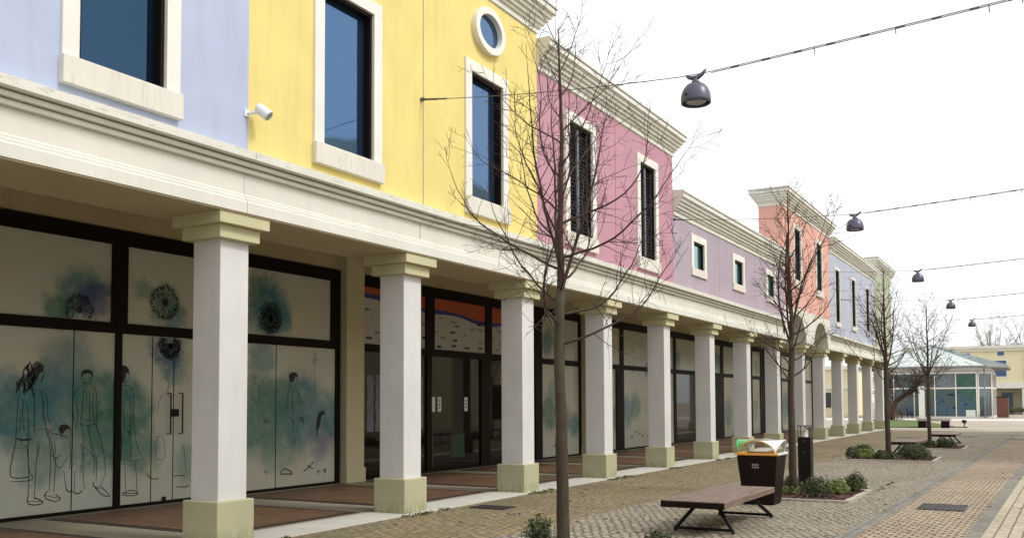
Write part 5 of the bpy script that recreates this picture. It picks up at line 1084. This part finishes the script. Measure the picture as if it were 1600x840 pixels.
for q in range(3): 
    x = -13.4+q*.9; c_ = MB().box(x, x+.5, 96.0, 96.5, .45, .52).box(x, x+.06, 96.0, 96.5, .5, .95)
    for u in (x+.03, x+.44):
        for v in (96.05, 96.45): c_.box(u-.02, u+.02, v-.02, v+.02, 0, .45)
    tag(c_.build('cafe_chair', 'black_metal'), ('leftmost', 'middle', 'rightmost')[q]+' of three dark cafe chairs outside the pavilion, behind the gnarled tree', 'chair', 'dark chairs outside the pavilion')

for q, (x_, z_) in enumerate(((-8.6, 1.15), (-7.9, .9), (-7.0, 1.2), (-9.3, .8), (-12.0, 1.0), (-11.3, .8))):
    MB().box(x_-.3, x_+.3, 96.94, 96.965, .2, z_).box(x_-.12, x_+.14, 96.94, 96.964, z_+.001, z_+.35).build('window_silhouette', 'dullblue', PV)
MB().box(-9.1, -7.45, 96.94, 96.96, 2.9, 4.05).build('upper_blind', 'garment', PV)
# brown thicket at the foot of the gnarled tree
r = random.Random(12); mb = MB()
for k in range(90):
    q = Vector((-11.5+r.gauss(0, .55), 83.6+r.gauss(0, .3), 0)); mb.tube([q, q+Vector((r.gauss(0, .2), 0, .7)), q+Vector((r.gauss(0, .45), 0, r.uniform(.8, 1.7)))], [.022, .015, .008], 3)
tag(mb.build('dry_bush', 'drybush'), 'dry brown bush at the foot of the gnarled tree', 'bush')
# reddish cabinet
KX = thing('red_brown_cabinet', (-4.3, 99.6, 0), 'reddish brown boarded cabinet right of the pavilion', 'cabinet')
MB().box(-4.05, -3.1, 97, 98, .08, 1.9).build('body', 'redbrown', KX, bevel=.02); MB().box(-4.1, -3.05, 96.95, 98.05, 1.9, 1.97).build('lid', 'bin', KX)
mb = MB()
for q in range(6): mb.box(-4.0+q*.15, -3.985+q*.15, 96.985, 97.0, .1, 1.85)
mb.build('board_gap', 'bin', KX)

# far yellow building
FY = thing('far_yellow_building', (-5, 128, 0), 'cream yellow building with blue windows behind the pavilion', 'building')
mb = MB(); YF = 125
mb.box(-15, 14, YF, YF+12, 3.75, 7.45); mb.build('upper_wall', 'farcream', FY)
MB().box(-15.2, 14.2, YF-.3, YF+12.2, 7.452, 7.75).box(-15.4, 14.4, YF-.5, YF+12.4, 7.752, 8.08).build('cornice', 'cornice', FY)
MB().box(-15.1, 14.1, YF-.25, YF+.2, 3.1, 3.749).build('entablature', 'offwhite', FY)
MB().box(-15, 14, YF+2.2, YF+12, 0, 3.09).build('lower_wall', 'taupe', FY)
for q in (-9.6, -2.45, 1.6, 5.6, 9.8): MB().box(q-.1, q+.75, YF-.1, YF+.6, 0, 3.09).build('column', 'offwhite', FY)
for (a, b, z0, z1) in ((-5.0, -4.3, 6.9, 7.35), (-5.35, -4.1, 4.45, 6.3), (-8.7, -7.9, 6.8, 7.25), (-.9, .3, 4.45, 6.3), (-.6, .1, 6.9, 7.35)):
    w = MB().box(a-.12, b+.12, YF-.06, YF+.02, z0-.12, z1+.12).build('window', 'offwhite', FY); MB().box(a, b, YF-.08, YF-.061, z0, z1).build('pane', 'navy', w)
MB().box(-4.75, -3.6, YF+2.1, YF+2.19, 0, 2.5).build('door', 'dullblue', FY)
MB().box(-2.3, -2.0, YF-.15, YF-.02, 3.76, 7.44).build('corner_strip', 'farcream', FY, label='slightly raised yellow corner strip')
r = random.Random(31); mb = MB()
for k in range(14): leaf_blob(mb, (-4.2+k*.42, 121.5, .35), .5, .4, .55, 140, r, .10, .4)
tag(mb.build('hedge', 'leafdark'), 'low dark hedge at the foot of the far yellow building', 'hedge')
# far buildings seen between the columns
FW = thing('far_side_building', (-32, 118, 0), 'pale building with a dark door glimpsed between the far columns', 'building')
MB().box(-60, -19, 112, 122, 0, 5.2).build('wall', 'farcream', FW); MB().box(-60.2, -18.8, 111.7, 122.2, 5.201, 5.6).build('cornice', 'offwhite', FW)
MB().box(-60, -19.5, 111.8, 111.99, 3.0, 3.4).build('band', 'offwhite', FW)
for q in range(10): MB().box(-55+q*3.6, -53.9+q*3.6, 111.9, 111.98, .9, 2.6).build('window', 'grill', FW)
# building across the street, reflected in the glass
OP = thing('opposite_building', (13, 25, 0), 'plain pale building across the street, reflected in the mirror windows', 'building')
MB().box(12, 20, -20, 80, 0, 6.4).build('wall', 'farcream', OP); MB().box(11.7, 20, -20.2, 80.2, 6.401, 6.9).build('cornice', 'cornice', OP)
MB().box(8, 11.6, 29, 54, 0, 12.2).build('tall_wing', 'farcream', OP)
mb = MB()
for q in range(24): mb.box(11.96, 11.99, -18+q*4, -15.6+q*4, .3, 3.0)
mb.build('shopfront', 'darkframe', OP)
